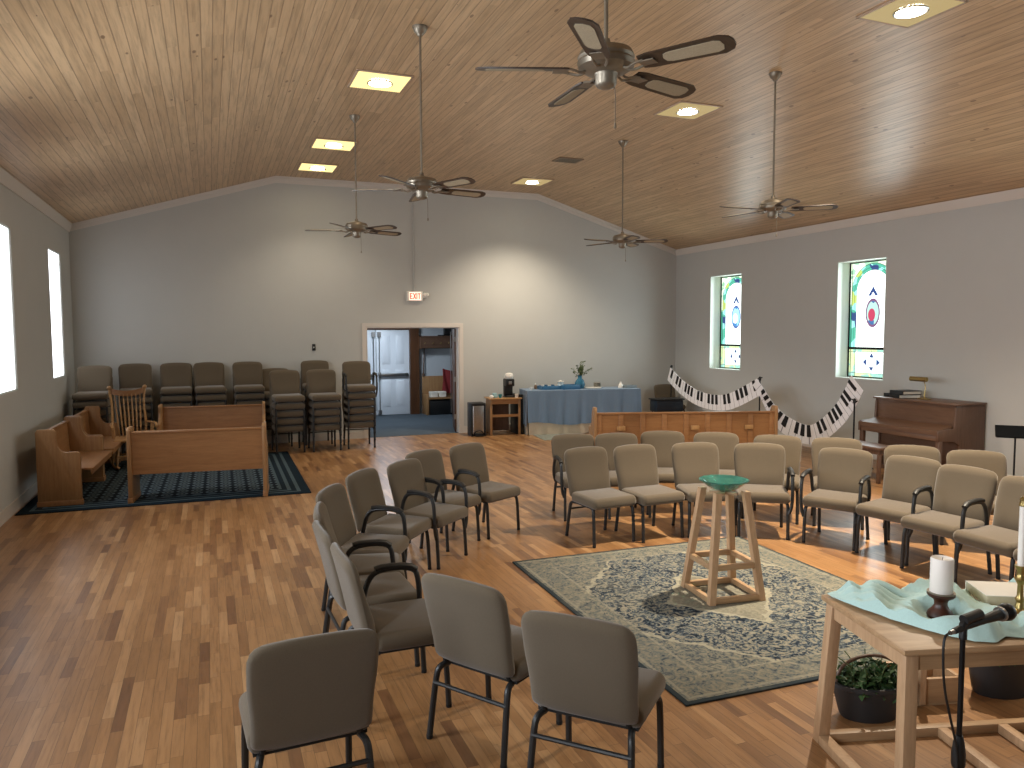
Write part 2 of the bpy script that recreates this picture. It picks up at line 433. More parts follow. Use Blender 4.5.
M = {}
M['wall'] = plain('greige_wall_paint', '#babab6', .85, var=.015, scale=3, bmp=.05, spec=.3)
M['wallR'] = M['wall']
M['trim'] = plain('white_trim_paint', '#cfc8c0', .45, var=.01)
M['reveal'] = plain('white_reveal_paint', '#cfd4cd', .6, var=.01)
M['floor'] = plank_floor()
M['ceil'] = plank_ceiling()
M['fabric'] = fabric('oatmeal_upholstery', '#5f5445')
M['tubing'] = plain('charcoal_tubing', '#2b2b2b', .42, .25, var=.04, scale=30)
M['desk'] = plain('matt_black_desk', '#0b0b0c', 1, spec=.05)
M['pad'] = plain('black_arm_pad', '#161616', .5, 0, var=.03)
M['pan'] = plain('black_seat_pan', '#1b1a19', .8)
M['glide'] = plain('clear_glide', '#8b8982', .4)
M['oak'] = wood('honey_oak', '#9a6f47', '#835a36', 'x', .38)
M['oaky'] = wood('honey_oak_long', '#9a6f47', '#835a36', 'y', .38)
M['oakz'] = wood('honey_oak_upright', '#a07a52', '#876340', 'z', .4)
M['oaklt'] = wood('light_oak', '#b48b5c', '#9a7448', 'z', .4)
M['maple'] = wood('natural_maple', '#bd9b78', '#a58361', 'z', .5)
M['maplex'] = wood('natural_maple_long', '#b0906c', '#977655', 'x', .45)
M['walnut'] = wood('brown_walnut', '#6a4f3d', '#543b2c', 'y', .42)
M['walnutz'] = wood('brown_walnut_upright', '#634939', '#4a3427', 'z', .45)
M['black'] = plain('black_plastic', '#121314', .45)
M['blackm'] = plain('black_metal', '#17181a', .35, .5)
M['bronze'] = plain('dark_bronze', '#857b6c', .4, .6, var=.1, scale=20)
M['fanwood'] = wood('dark_fan_blade', '#44352a', '#2d221a', 'x', .4)
M['cane'] = plain('woven_cane', '#a3957c', .7, var=.12, scale=120, bmp=.3)
M['brass'] = plain('polished_brass', '#a8925e', .3, .9, var=.05)
M['steel'] = plain('brushed_steel', '#a8a8a8', .32, 1, var=.08, scale=30)
M['white'] = plain('white_ceramic', '#e9e6de', .35, var=.02)
M['paper'] = plain('white_paper', '#e6e1d5', .8, var=.03)
M['bluecloth'] = fabric('blue_tablecloth', '#7288a0', .06, 500)
M['creamcloth'] = fabric('cream_undercloth', '#cdbfa8', .06, 400)
M['aqua'] = fabric('aqua_cloth', '#b7d6d1', .04, 300)
M['wax'] = plain('white_wax', '#ebe4dc', .5, var=.01)
M['darkwood'] = wood('dark_turned_wood', '#4a2416', '#2c140b', 'z', .4)
M['leaf'] = plain('dark_green_leaf', '#2f4a22', .6, var=.25, scale=18)
M['leafl'] = plain('olive_leaf', '#4d5a31', .6, var=.25, scale=25)
M['pot'] = plain('dark_grey_pot', '#2c2b2c', .6, var=.08)
M['carpet'] = plain('blue_grey_carpet', '#39434b', .95, var=.12, scale=60, bmp=.3)
M['lobbywall'] = plain('pale_blue_wall', '#b9bfc4', .85, var=.02)
M['doorpaint'] = plain('white_door_paint', '#dfe6ee', .4, var=.01)
M['doorwood'] = wood('brown_door_wood', '#5c3a22', '#3f2614', 'z', .4)
M['navy'] = plain('navy_plastic', '#1d2733', .5)
M['red'] = plain('dark_red_fabric', '#7a1f22', .8)
M['bluedish'] = plain('blue_glazed_ceramic', '#3d6f94', .3, var=.1)
M['tealg'] = plain('teal_glaze', '#2e7c80', .3)
M['beige'] = plain('cream_page_block', '#bfb498', .8, var=.05, scale=40)
M['greyrug'] = plain('grey_green_mat', '#7f8379', .95, var=.2, scale=25)
M['vent'] = plain('brown_vent_metal', '#8f7d68', .5, .3)
M['framepine'] = wood('pale_pine_frame', '#b8a08a', '#a38c76', 'x', .5)
M['lens'] = emis('ribbed_lens_lit', '#ffe596', 1.05)
M['lensdim'] = emis('ribbed_lens_dim', '#ffdf9a', .33)
M['lamp'] = emis('lamp_disc', '#fff3d2', 22)
M['winglow'] = emis('frosted_pane_daylight', '#f4f8ff', 2.3)
M['key'] = plain('white_key_cloth', '#efeff3', .8, var=.02)
M['keyblack'] = plain('black_key_cloth', '#0d0d12', .8)
M['keyline'] = plain('key_seam_grey', '#8d8c94', .8)

# ------------------------------------------------------------------ room shell
def struct(mb, name, mat, parent=None, kind='structure'):
    o = mb.build(name, mat, parent)
    if not parent: o['kind'] = kind
    return o

b = MB(); b.box(XL-.3, XR+.5, YF, YB+.02, -.12, 0); struct(b, 'floor', M['floor'])
th = .12
sl = math.atan2(ZC-ZW, CX0-XL)
b = MB()
prof = [(XL-.3, ZW-.3*math.tan(sl)), (XL, ZW), (CX0, ZC), (CX1, ZC), (XR, ZW), (XR+.3, ZW-.09), (XR+.3, ZC+.3), (XL-.3, ZC+.3)]
# hole for nothing: fixtures are set just under / into the boards
b.prism(prof, 'y', YF, YB+.1); struct(b, 'ceiling', M['ceil'])

DX0, DX1, DZ = 2.73, 4.565, 2.10
b = MB()
b.box(XL-.3, DX0, YB, YB+.16, 0, ZC+.1); b.box(DX1, XR+.3, YB, YB+.16, 0, ZC+.1); b.box(DX0, DX1, YB, YB+.16, DZ, ZC+.1)
struct(b, 'wall_back', M['wall'])
b = MB(); b.box(XL-.3, XR+.3, YF-.15, YF, 0, ZC+.1); struct(b, 'wall_front', M['wall'])

def wall_with_windows(name, x0, x1, wins, z0, z1):
    b = MB(); ys = [YF]
    for a, c in sorted(wins): ys += [a, c]
    ys.append(YB)
    for i in range(0, len(ys), 2): b.box(x0, x1, ys[i], ys[i+1], 0, ZW+.02)
    for a, c in wins: b.box(x0, x1, a, c, 0, z0); b.box(x0, x1, a, c, z1, ZW+.02)
    return struct(b, name, M['wall'])
LW = [(12.55, 13.47), (9.40, 10.34), (6.3, 7.22), (3.2, 4.12), (.1, 1.02)]
RW = [(12.13, 13.12), (8.74, 9.71), (5.35, 6.32), (1.95, 2.92), (-1.4, -.45)]
LZ0, LZ1, RZ0, RZ1 = 1.345, 3.215, 1.23, 3.12
wall_with_windows('wall_left', XL-.26, XL, LW, LZ0, LZ1)
wall_with_windows('wall_right', XR, XR+.36, RW, RZ0, RZ1)

nw = 0
for i, (a, c) in enumerate(LW):
    nw += 1
    fr = MB()
    fr.box(XL-.05, XL-.01, a, a+.015, LZ0, LZ1); fr.box(XL-.05, XL-.01, c-.015, c, LZ0, LZ1)
    fr.box(XL-.05, XL-.01, a, c, LZ0, LZ0+.015); fr.box(XL-.05, XL-.01, a, c, LZ1-.015, LZ1)
    w = empty('window_%d' % nw, (0, 0, 0)); w['kind'] = 'structure'
    fr.build('window_frame', M['reveal'], w)
    g = MB(); g.box(XL-.03, XL-.02, a+.012, c-.012, LZ0+.012, LZ1-.012); g.build('pane', M['winglow'], w)
glass_mats = [stained(1), stained(2)]
for i, (a, c) in enumerate(RW):
    nw += 1
    w = empty('window_%d' % nw, (0, 0, 0)); w['kind'] = 'structure'
    X = XR+.26; H = RZ1-RZ0
    fr = MB(); f = .03
    fr.box(X-.02, X+.03, a, a+f, RZ0, RZ1); fr.box(X-.02, X+.03, c-f, c, RZ0, RZ1)
    fr.box(X-.02, X+.03, a, c, RZ0, RZ0+f); fr.box(X-.02, X+.03, a, c, RZ1-f, RZ1); fr.box(X-.02, X+.03, a, c, RZ0+.465, RZ0+.505)
    fr.build('window_frame', M['blackm'], w)
    s = MB(); e = .012
    s.box(XR-.005, XR+.24, c-e, c+.001, RZ0, RZ1); s.box(XR-.005, XR+.24, a-.001, a+e, RZ0, RZ1); s.box(XR-.005, XR+.24, a, c, RZ0-.001, RZ0+e); s.box(XR-.005, XR+.24, a, c, RZ1-e, RZ1+.001)
    s.build('window_reveal', M['reveal'], w)
    g = MB(); g.box(0, .01, -(c-a)/2+.01, (c-a)/2-.01, .01, H-.01)
    g.build('stained_glass_pane', glass_mats[i % 2], w, (X, (a+c)/2, RZ0))

# crown mouldings and baseboards
def crown_poly(y0, y1): pass
cm = .115; pj = .06
b = MB(); b.prism([(XL, ZW), (XL+pj, ZW+pj*math.tan(sl)*.9), (XL+pj*.8, ZW-.03), (XL+.015, ZW-cm), (XL, ZW-cm)], 'y', YF, YB); struct(b, 'trim_1', M['trim'])
b = MB(); b.prism([(XR, ZW), (XR-pj, ZW+.01), (XR-pj*.8, ZW-.03), (XR-.015, ZW-cm), (XR, ZW-cm)], 'y', YF, YB); struct(b, 'trim_2', M['trim'])
top = [(XL, ZW+.005), (CX0, ZC), (CX1, ZC), (XR, ZW+.005)]
b = MB()
b.prism(top+[(x, z-cm) for x, z in reversed(top)], 'y', YB-.02, YB)
b.prism(top+[(x, z-.05) for x, z in reversed(top)], 'y', YB-.055, YB-.02)
struct(b, 'trim_3', M['trim'])
b = MB(); b.box(XL, XL+.016, YF, YB, 0, .13); b.box(XL, XL+.022, YF, YB, 0, .02); struct(b, 'baseboard_left', M['trim'])
b = MB(); b.box(XR-.016, XR, YF, YB, 0, .13); struct(b, 'baseboard_right', M['trim'])
b = MB(); b.box(XL+.016, DX0-.07, YB-.016, YB, 0, .13); b.box(DX1+.07, XR-.016, YB-.016, YB, 0, .13); struct(b, 'baseboard_back', M['trim'])
b = MB(); k = .075
b.box(DX0-k, DX0, YB-.022, YB, 0, DZ+k); b.box(DX1, DX1+k, YB-.022, YB, 0, DZ+k); b.box(DX0, DX1, YB-.022, YB, DZ, DZ+k)
b.box(DX0-.001, DX0+.02, YB-.01, YB+.17, 0, DZ-.02); b.box(DX1-.02, DX1+.001, YB-.01, YB+.17, 0, DZ-.02); b.box(DX0-.001, DX1+.001, YB-.01, YB+.17, DZ-.02, DZ+.001)
struct(b, 'trim_4', M['trim'])

# lobby beyond the doorway
LX0, LX1, LY = 1.9, 6.9, 18.25
b = MB(); b.box(LX0, LX1, YB+.02, LY, -.1, .004); struct(b, 'floor_lobby', M['carpet'])
b = MB(); b.box(LX0-.1, LX1+.1, LY, LY+.12, 0, 2.8); struct(b, 'wall_lobby_far', M['lobbywall'])
b = MB(); b.box(LX0-.1, LX0, YB+.16, LY, 0, 2.8); struct(b, 'wall_lobby_left', M['lobbywall'])
b = MB(); b.box(LX1, LX1+.1, YB+.16, LY, 0, 2.8); struct(b, 'wall_lobby_right', M['lobbywall'])
b = MB(); b.box(LX0, LX1, YB+.16, LY, 2.6, 2.8); struct(b, 'ceiling_lobby', M['lobbywall'])

# ------------------------------------------------------------------ six panel exterior doors in the lobby
def panel_door(name, x0, w):
    r = empty(name, (x0, LY-.05, .01)); r['kind'] = 'structure'
    b = MB(); b.box(0, w, 0, .045, 0, 2.05, .003)
    pw = (w-.36)/2
    for px in (.12, .24+pw):
        for z0, z1 in ((.2, .85), (.97, 1.1), (1.22, 1.92)):
            b.box(px, px+pw, -.008, .0, z0, z1, .006); b.box(px+.03, px+pw-.03, -.016, .0, z0+.03, z1-.03, .008)
    b.build('door_leaf', M['doorpaint'], r)
    b = MB(); b.box(.03, w-.04, -.07, -.03, .93, 1.0, .01); b.box(.03, .09, -.08, 0, .90, 1.03, .01); b.box(w-.10, w-.04, -.07, 0, .92, 1.01, .01)
    b.build('push_bar', M['steel'], r)
    return r
d1 = panel_door('door_2', 3.70, .80)
b = MB(); b.tube([(.06, -.05, .05), (.06, -.05, 2.0)], .012); b.box(.02, .10, -.07, 0, 1.88, 2.0); b.box(.02, .10, -.07, 0, .02, .12); b.build('vertical_rod', M['steel'], d1)
d2 = panel_door('door_3', 2.88, .80)
b = MB(); b.tube([(.74, -.05, .05), (.74, -.05, 2.0)], .012); b.box(.70, .78, -.07, 0, 1.88, 2.0); b.build('vertical_rod', M['steel'], d2)
b = MB(); b.box(2.80, 2.88, LY-.09, LY, 0, 2.12); b.box(4.50, 4.72, LY-.16, LY, 0, 2.6); b.box(2.80, 4.5, LY-.09, LY, 2.065, 2.14); struct(b, 'trim_5', M['doorwood'])
# open wooden leaf at the doorway's right jamb
r = empty('door_1', (DX1+.02, YB+.16, .01), rad(-14)); r['kind'] = 'structure'
b = MB(); b.box(-.07, -.025, 0, .88, 0, 2.05, .003); b.build('door_leaf', M['doorwood'], r)
b = MB()
for z in (.25, 1.0, 1.8): b.box(-.085, -.02, -.02, .03, z, z+.1)
b.tube([(-.10, .8, .3), (-.10, .8, 2.0)], .01)
b.build('hinge', M['steel'], r)

# ------------------------------------------------------------------ lobby furniture
r = empty('wall_shelf', (4.72, LY-.3, 1.6), 0, 'brown wooden wall shelf seen high through the open doorway', 'shelf')
b = MB(); b.box(0, .9, 0, .28, .28, .31); b.box(0, .03, 0, .28, 0, .30); b.box(.87, .9, 0, .28, 0, .30); b.box(.03, .87, .02, .04, .02, .28); b.box(0, .9, .26, .3, 0, .3)
b.build('shelf_box', M['walnut'], r)
b = MB()
for i in range(4): b.tube([(.1+i*.2, .02, .12), (.1+i*.2, -.05, .12), (.1+i*.2, -.05, .16)], .008, 6)
b.build('coat_hook', M['brass'], r)
b = MB(); b.box(-.16, .16, -.1, .1, 0, .02, .004); b.box(-.02, .14, -.07, .07, .02, .22, .01); b.box(.0, .12, -.075, -.07, .06, .18)
tag(b.build('shelf_clock', M['black'], None, (5.38, LY-.15, 1.912)), 'small black box standing on the lobby wall shelf', 'box')
r = empty('storage_bench', (4.86, LY-.52, .004), 0, 'wooden storage bench in the lobby with tall back', 'bench')
b = MB(); b.box(-.05, 1.1, .42, .47, 0, .92, .005); b.box(-.05, 0, 0, .42, 0, .5, .005); b.box(1.05, 1.1, 0, .42, 0, .5, .005); b.box(0, 1.05, 0, .42, .38, .42); b.build('bench_frame', M['oakz'], r)
b = MB(); b.box(.02, 1.03, .02, .4, .0, .34, .01); b.build('storage_bin', M['black'], r)
for i in range(2):
    b = MB(); b.box(-.09, .09, -.1, .1, 0, .045, .004); b.box(-.085, .085, -.095, .095, .045, .09, .004); b.box(-.09, .09, -.1, .1, .09, .13, .004)
    tag(b.build('paper_stack', M['paper'], None, (5.02+i*.21, LY-.33, .426)), ('left' if i == 0 else 'right')+' one of two small white paper stacks on the lobby bench', 'paper', 'paper stacks on the lobby bench')
b = MB()
b.grid(lambda u, v: Vector((5.32+.3*u, LY-.115-.05*sin(pi*u)-.04*sin(9*u+3*v), .50+.6*v-.08*u*v)), 12, 10, .03)
tag(b.build('red_jacket', M['red']), 'dark red jacket draped over the lobby bench back', 'jacket')
b = MB(); b.tube([(4.84, LY-.09, .92), (4.86, LY-.07, 1.3), (4.88, LY-.06, 1.62)], .014)
b.tube([(4.84, LY-.09, .93), (4.84, LY-.09, .99)], .035)
tag(b.build('hanging_cane', M['walnutz']), 'thin brown cane leaning above the lobby bench', 'cane')

# ------------------------------------------------------------------ ceiling lights
def ceiling_light(x, y, bright, label):
    r = empty('ceiling_light', (x, y, ZC), 0, label, 'light', 'square recessed ceiling lights')
    w = .29
    b = MB()
    for s in (-1, 1):
        b.box(-w-.02, w+.02, s*(w+.005)-.014, s*(w+.005)+.014, -.016, .0, .003); b.box(s*(w+.005)-.014, s*(w+.005)+.014, -w-.02, w+.02, -.016, 0, .003)
    b.build('trim_frame', M['framepine'], r)
    b = MB(); b.box(-w, w, -w, w, -.012, -.006)
    for i in range(28):
        t = -w+.01+i*(2*w-.02)/27; b.box(t-.004, t+.004, -w+.01, w-.01, -.017, -.012)
    b.build('ribbed_lens', M['lens'] if bright else M['lensdim'], r)
    b = MB(); b.lathe([(0, -.026), (.10, -.026), (.12, -.018), (.12, -.012)], 24); b.build('lamp_disc', M['lamp'], r)
    b = MB(); b.tube([(.135*cos(a), .135*sin(a), -.03) for a in [i*pi/8 for i in range(16)]], .009, 6, closed=True); b.build('lamp_ring', M['steel'], r)
    return r
for x, y, br, lb in [(1.83, 8.58, 1, 'glowing square ceiling light nearest the camera in the left row'),
                     (1.78, 11.64, 1, 'glowing square ceiling light in the middle of the left row'),
                     (1.76, 13.33, 1, 'glowing square ceiling light of the left row closest to the back wall'),
                     (5.62, 13.17, 0, 'square ceiling light of the right row closest to the back wall'),
                     (5.67, 8.30, 0, 'square ceiling light beside the near right fan rod, middle of the right row'),
                     (5.72, 5.05, 0, 'square ceiling light at the top right edge of the photo')]:
    ceiling_light(x, y, br, lb)

def add_area(name, loc, rot, size, power, col, shape='SQUARE', sy=None, spread=pi):
    l = bpy.data.lights.new(name, 'AREA'); l.shape = shape; l.size = size
    if sy: l.size_y = sy
    l.energy = power; l.color = col; l.spread = spread
    o = bpy.data.objects.new(name, l); COL.objects.link(o); o.location = loc; o.rotation_euler = rot
    return o
def add_spot(name, loc, power, col, ang, blend=.6, r=.06, tgt=None):
    l = bpy.data.lights.new(name, 'SPOT'); l.energy = power; l.color = col; l.spot_size = rad(ang); l.spot_blend = blend; l.shadow_soft_size = r
    o = bpy.data.objects.new(name, l); COL.objects.link(o); o.location = loc
    if tgt: o.rotation_euler = (Vector(tgt)-Vector(loc)).to_track_quat('-Z', 'Y').to_euler()
    return o
WARM = (1, .86, .67)
for x, y, p in [(1.83, 8.58, 70), (1.78, 11.64, 30), (1.76, 13.1, 70), (5.62, 12.9, 340), (5.67, 8.3, 150), (5.72, 5.05, 780), (5.7, 1.7, 60)]:
    add_spot('recessed_lamp', (x, y, ZC-.06), p, WARM, 118, .8, .07)
add_spot('recessed_lamp', (5.72, 5.05, ZC-.07), 700, WARM, 78, .7, .05)

# ------------------------------------------------------------------ ceiling fans
def make_fan(loc, rot, label, spin):
    r = empty('ceiling_fan', loc, rot, label, 'ceiling fan', 'ceiling fans on long down rods')
    D = ZC-3.44
    b = MB(); b.lathe([(0, -.085), (.022, -.085), (.03, -.07), (.055, -.045), (.07, -.012), (.07, 0), (0, 0)], 20); b.build('canopy', M['bronze'], r)
    b = MB(); b.tube([(0, 0, -.07), (0, 0, -D)], .011, 8); b.build('down_rod', M['bronze'], r)
    b = MB(); b.lathe([(0, -D+.03), (.02, -D+.03), (.025, -D), (.06, -D-.01), (.13, -D-.03), (.145, -D-.06), (.14, -D-.075), (.147, -D-.085), (.14, -D-.11), (.10, -D-.135), (.06, -D-.14),
                       (.055, -D-.15), (.055, -D-.19), (.045, -D-.205), (.02, -D-.215), (0, -D-.215)], 28)
    b.build('motor_housing', M['bronze'], r)
    b = MB(); b.tube([(.05, 0, -D-.19), (.055, 0, -D-.24), (.055, 0, -D-.38)], .0025, 5); b.lathe([(0, -.03), (.008, -.02), (.006, 0), (0, .005)], 8, T(.055, 0, -D-.38))
    b.build('pull_chain', M['bronze'], r)
    for k in range(5):
        a = spin+k*2*pi/5
        R = Matrix.Rotation(a, 4, 'Z')
        Z0 = -D-.13
        arm = MB()
        for s in (-1, 1): arm.tube([(.09, s*.012, Z0+.01), (.13, s*.02, Z0-.012), (.17, s*.035, Z0), (.215, s*.03, Z0+.008)], .007, 6, 1, R)
        arm.box(.19, .27, -.035, .035, Z0+.001, Z0+.006, M=R)
        blade_iron = None
        # blade: rounded plank pitched 12 degrees
        outl = [(.19, -.05), (.24, -.062), (.60, -.072), (.645, -.05), (.66, -.02), (.66, .02), (.645, .05), (.60, .072), (.24, .062), (.19, .05)]
        bb = MB(); P = R @ T(0, 0, Z0+.012, rad(-13), 0, 0); bb.prism(outl, 'z', -.004, .004, P)
        blade = bb.build('blade', M['fanwood'], r)
        ins = [(.31, 0), (.32, -.03), (.345, -.04), (.57, -.046), (.60, -.034), (.61, 0), (.60, .034), (.57, .046), (.345, .04), (.32, .03)]
        cc = MB(); cc.prism(ins, 'z', -.0062, .0062, P); cc.build('cane_inset', M['cane'], blade)
        arm.build('blade_iron', M['bronze'], r)
    return r
for (x, y), sp, lb in [((1.90, 3.50), 16, 'large dark ceiling fan with cane blades hanging nearest the camera'),
                       ((1.86, 6.96), 9, 'dark ceiling fan hanging in front of the brightest left ceiling light'),
                       ((1.81, 10.05), 18, 'dark ceiling fan hanging farthest left, near the back wall'),
                       ((5.70, 9.97), 42, 'dark ceiling fan hanging before the room corner right of centre'),
                       ((5.76, 6.80), 33, 'dark ceiling fan hanging farthest right before the stained glass wall')]:
    make_fan((x, y, ZC), 0, lb, rad(sp))

# ceiling vent
r = empty('ceiling_vent', (5.47, 11.35, ZC), 0, 'small brown slatted air vent set in the board ceiling', 'vent')
b = MB()
for s in (-1, 1): b.box(-.2, .2, s*.14-.015, s*.14+.015, -.015, 0); b.box(s*.2-.015, s*.2+.015, -.155, .155, -.015, 0)
b.build('vent_frame', M['vent'], r)
b = MB()
for i in range(8): b.box(-.19, .19, -.12+i*.034-.008, -.12+i*.034+.008, -.012, -.003, M=None)
b.build('slats', M['bronze'], r)
# floor vent
r = empty('floor_vent', (-1.93, 8.1, 0), 0, 'dark slatted floor register beside the left baseboard', 'vent')
b = MB(); b.box(-.06, .06, -.16, .16, 0, .006); b.build('vent_plate', M['vent'], r)
b = MB()
for i in range(9): b.box(-.045, .045, -.13+i*.03, -.118+i*.03, .006, .0085)
b.build('slats', M['black'], r)

# exit sign with conduit
r = empty('exit_sign', (3.67, YB-.001, 2.69), 0, 'lit exit sign with two small emergency lamps above the doorway', 'sign')
b = MB(); b.box(-.155, .155, -.05, 0, -.095, .095, .006); b.build('sign_housing', M['white'], r)
b = MB(); b.box(-.115, .115, -.054, -.05, -.075, .075); b.build('sign_face', emis('sign_face_glow', '#ffc9ad', 1.6), r)
b = MB(); q = .018; hh = .055
def bar(x0, z0, x1, z1):
    d = math.hypot(x1-x0, z1-z0); a = math.atan2(z1-z0, x1-x0)
    b.box(0, d, -.0575, -.053, -q/2, q/2, M=T(x0, 0, z0, 0, -a, 0))
bar(-.095, -hh, -.095, hh); bar(-.095, hh-q/2, -.05, hh-q/2); bar(-.095, 0, -.055, 0); bar(-.095, -hh+q/2, -.05, -hh+q/2)
bar(-.035, -hh, .015, hh); bar(-.035, hh, .015, -hh); bar(.035, -hh, .035, hh); bar(.08, -hh, .08, hh-.001); bar(.053, hh-q/2, .107, hh-q/2)
b.build('lettering', emis('exit_red', '#d0301a', 1.3), r)
b = MB()
b.box(.155, .25, -.04, 0, -.03, .03, .004)
for s in (0, 1): b.lathe([(0, 0), (.03, 0), (.036, .02), (.02, .045), (0, .045)], 14, T(.19+s*.05, -.035, .03, pi/2, 0, 0))
b.build('emergency_lamp', M['white'], r)
b = MB(); b.tube([(3.66, YB-.015, 2.78), (3.66, YB-.015, ZC-.11)], .011, 8)
for z in (3.2, 3.9, 4.5): b.box(3.635, 3.685, YB-.03, YB, z, z+.02)
tag(b.build('conduit', M['wall']), 'thin painted conduit running up the back wall to the ceiling', 'pipe')

# wall switch/thermostat
r = empty('wall_thermostat', (1.765, YB, 1.73), 0, 'small black wall control between the stacked chairs and doorway', 'switch')
b = MB(); b.box(-.03, .03, -.02, 0, -.06, .06, .004); b.build('cover', M['black'], r)
b = MB(); b.box(-.008, .008, -.024, -.018, -.012, .012, .002); b.build('dial', M['white'], r)

# ------------------------------------------------------------------ chairs
def chair_template():
    r = empty('stacking_chair')
    # seat: rounded waterfall cushion
    s = MB(); c = cushion(.49, .43, .10, .042, 5)
    for v in c.verts:
        t = (v.co.y+.23)/.46
        v.co.z += .006*math.cos(v.co.x*6)-(.012*max(0, t-.75)/.25)
        if v.co.z > 0: v.co.z += .008*(1-(v.co.x/.24)**2)
    s.merge(c, T(0, .035, .405), True); s.build('seat', M['fabric'], r)
    # backrest: curved, flared top, slight lumbar bulge, built as a grid wrapped into a solid
    bk = MB(); W, Hh = .502, .457
    b = bmesh.new(); nx, nz = 16, 16
    def pt(u, v, side):
        # u -1..1 across, v 0..1 up
        w = W/2*(1-.055/(1+math.exp((v-.42)*14)))
        # round the corners (superellipse at top, mild at bottom)
        if v > .82:
            t = (v-.82)/.18; w -= .070*(1-math.sqrt(max(0, 1-t**2.1)))
        if v < .06:
            t = (.06-v)/.06; w -= .02*(1-math.sqrt(max(0, 1-t*t)))
        x = u*w
        z = .40+Hh*v-.010*(abs(u)**2.5)*v**6
        y = -.195-.085*v-.02*v*v-.012*(1-u*u)
        th_ = .031*(max(0, 1-abs(u)**9))**.5*min(1, (1-v)*12+.06)**.5*min(1, v*12+.3)**.5
        if side > 0: th_ *= 1.15+.55*math.exp(-((v-.25)/.22)**2)
        return Vector((x, y+side*th_, z))
    G = {}
    for side in (1, -1):
        for i in range(nx+1):
            for j in range(nz+1):
                uu = math.sin((i/nx*2-1)*pi/2); vv = (1-math.cos(j/nz*pi))/2
                G[side, i, j] = b.verts.new(pt(uu, vv, side))
    for i in range(nx):
        for j in range(nz):
            b.faces.new((G[1, i, j], G[1, i, j+1], G[1, i+1, j+1], G[1, i+1, j]))
            b.faces.new((G[-1, i, j], G[-1, i+1, j], G[-1, i+1, j+1], G[-1, i, j+1]))
    for i in range(nx):
        b.faces.new((G[1, i, 0], G[1, i+1, 0], G[-1, i+1, 0], G[-1, i, 0]))
        b.faces.new((G[1, i, nz], G[-1, i, nz], G[-1, i+1, nz], G[1, i+1, nz]))
    for j in range(nz):
        b.faces.new((G[1, 0, j], G[-1, 0, j], G[-1, 0, j+1], G[1, 0, j+1]))
        b.faces.new((G[1, nx, j], G[1, nx, j+1], G[-1, nx, j+1], G[-1, nx, j]))
    bmesh.ops.recalc_face_normals(b, faces=b.faces)
    bk.merge(b, None, True); bo = bk.build('backrest', M['fabric'], r, sharp=80)
    # piping seam of the backrest as a sub-part
    R = .0155
    for sx in (-1, 1):
        l = MB(); l.tube([(sx*.205, .13, .352), (sx*.218, .185, .348), (sx*.224, .20, .30), (sx*.226, .215, .012)], R, 10, 2)
        lg = l.build('leg', M['tubing'], r)
        g = MB(); g.lathe([(0, 0), (.015, 0), (.0165, .004), (.0165, .018), (0, .018)], 12, T(sx*.226, .215, 0)); g.build('glide', M['pan'], lg)
        l = MB(); l.tube([(sx*.195, -.15, .352), (sx*.208, -.205, .350), (sx*.216, -.225, .31), (sx*.226, -.268, .012)], R, 10, 2)
        lg = l.build('leg', M['tubing'], r)
        g = MB(); g.lathe([(0, 0), (.015, 0), (.0165, .004), (.0165, .018), (0, .018)], 12, T(sx*.226, -.268, 0)); g.build('glide', M['pan'], lg)
    f = MB()
    for sx in (-1, 1):
        f.tube([(sx*.205, .15, .352), (sx*.198, -.16, .352)], .011, 8)
        f.tube([(sx*.195, -.10, .355), (sx*.19, -.175, .362), (sx*.19, -.19, .43)], .012, 8, 1)
    f.box(-.225, .225, -.16, .22, .352, .370)
    f.build('seat_frame', M['pan'], r)
    t = MB(); t.tube([(-.22, -.236, .275), (.22, -.236, .275)], .0105, 8); t.build('stretcher', M['tubing'], r)
    return r
def add_arm(ch, sx):
    a = MB(); X = sx*.262
    a.tube([(sx*.232, .205, .25), (X, .205, .33), (X, .20, .56), (X, .165, .632), (X, -.02, .642), (X, -.10, .60), (X, -.14, .44), (sx*.235, -.15, .36)], .016, 10, 2)
    arm = a.build('armrest', M['tubing'], ch)
    p = MB(); p.tube([(X, .185, .615), (X, .14, .645), (X, -.01, .655), (X, -.06, .643)], .022, 10, 1, flat=.8); p.build('arm_pad', M['pad'], arm)
T0 = chair_template()
TA = {}
def variant(arms):
    if arms == '': return T0
    if arms not in TA:
        v = copy_tree(T0)
        if 'L' in arms: add_arm(v, -1)
        if 'R' in arms: add_arm(v, 1)
        TA[arms] = v
    return TA[arms]
used = set()
def put_chair(x, y, deg, arms, label, group, z=0):
    v = variant(arms)
    if arms not in used and arms != '': used.add(arms); c = v
    else: c = copy_tree(v)
    c.location = (x, y, z); c.rotation_euler = (0, 0, rad(deg))
    tag(c, label, 'chair', group)
    return c
GF, GB, GL, GN = 'front row of the right arc of chairs', 'back row of the right arc of chairs', 'left arc of chairs', 'near chairs with their backs to the camera'
ordn = ['leftmost', 'second from left', 'third from left', 'fourth from left', 'fifth from left', 'sixth from left', 'seventh from left', 'rightmost']
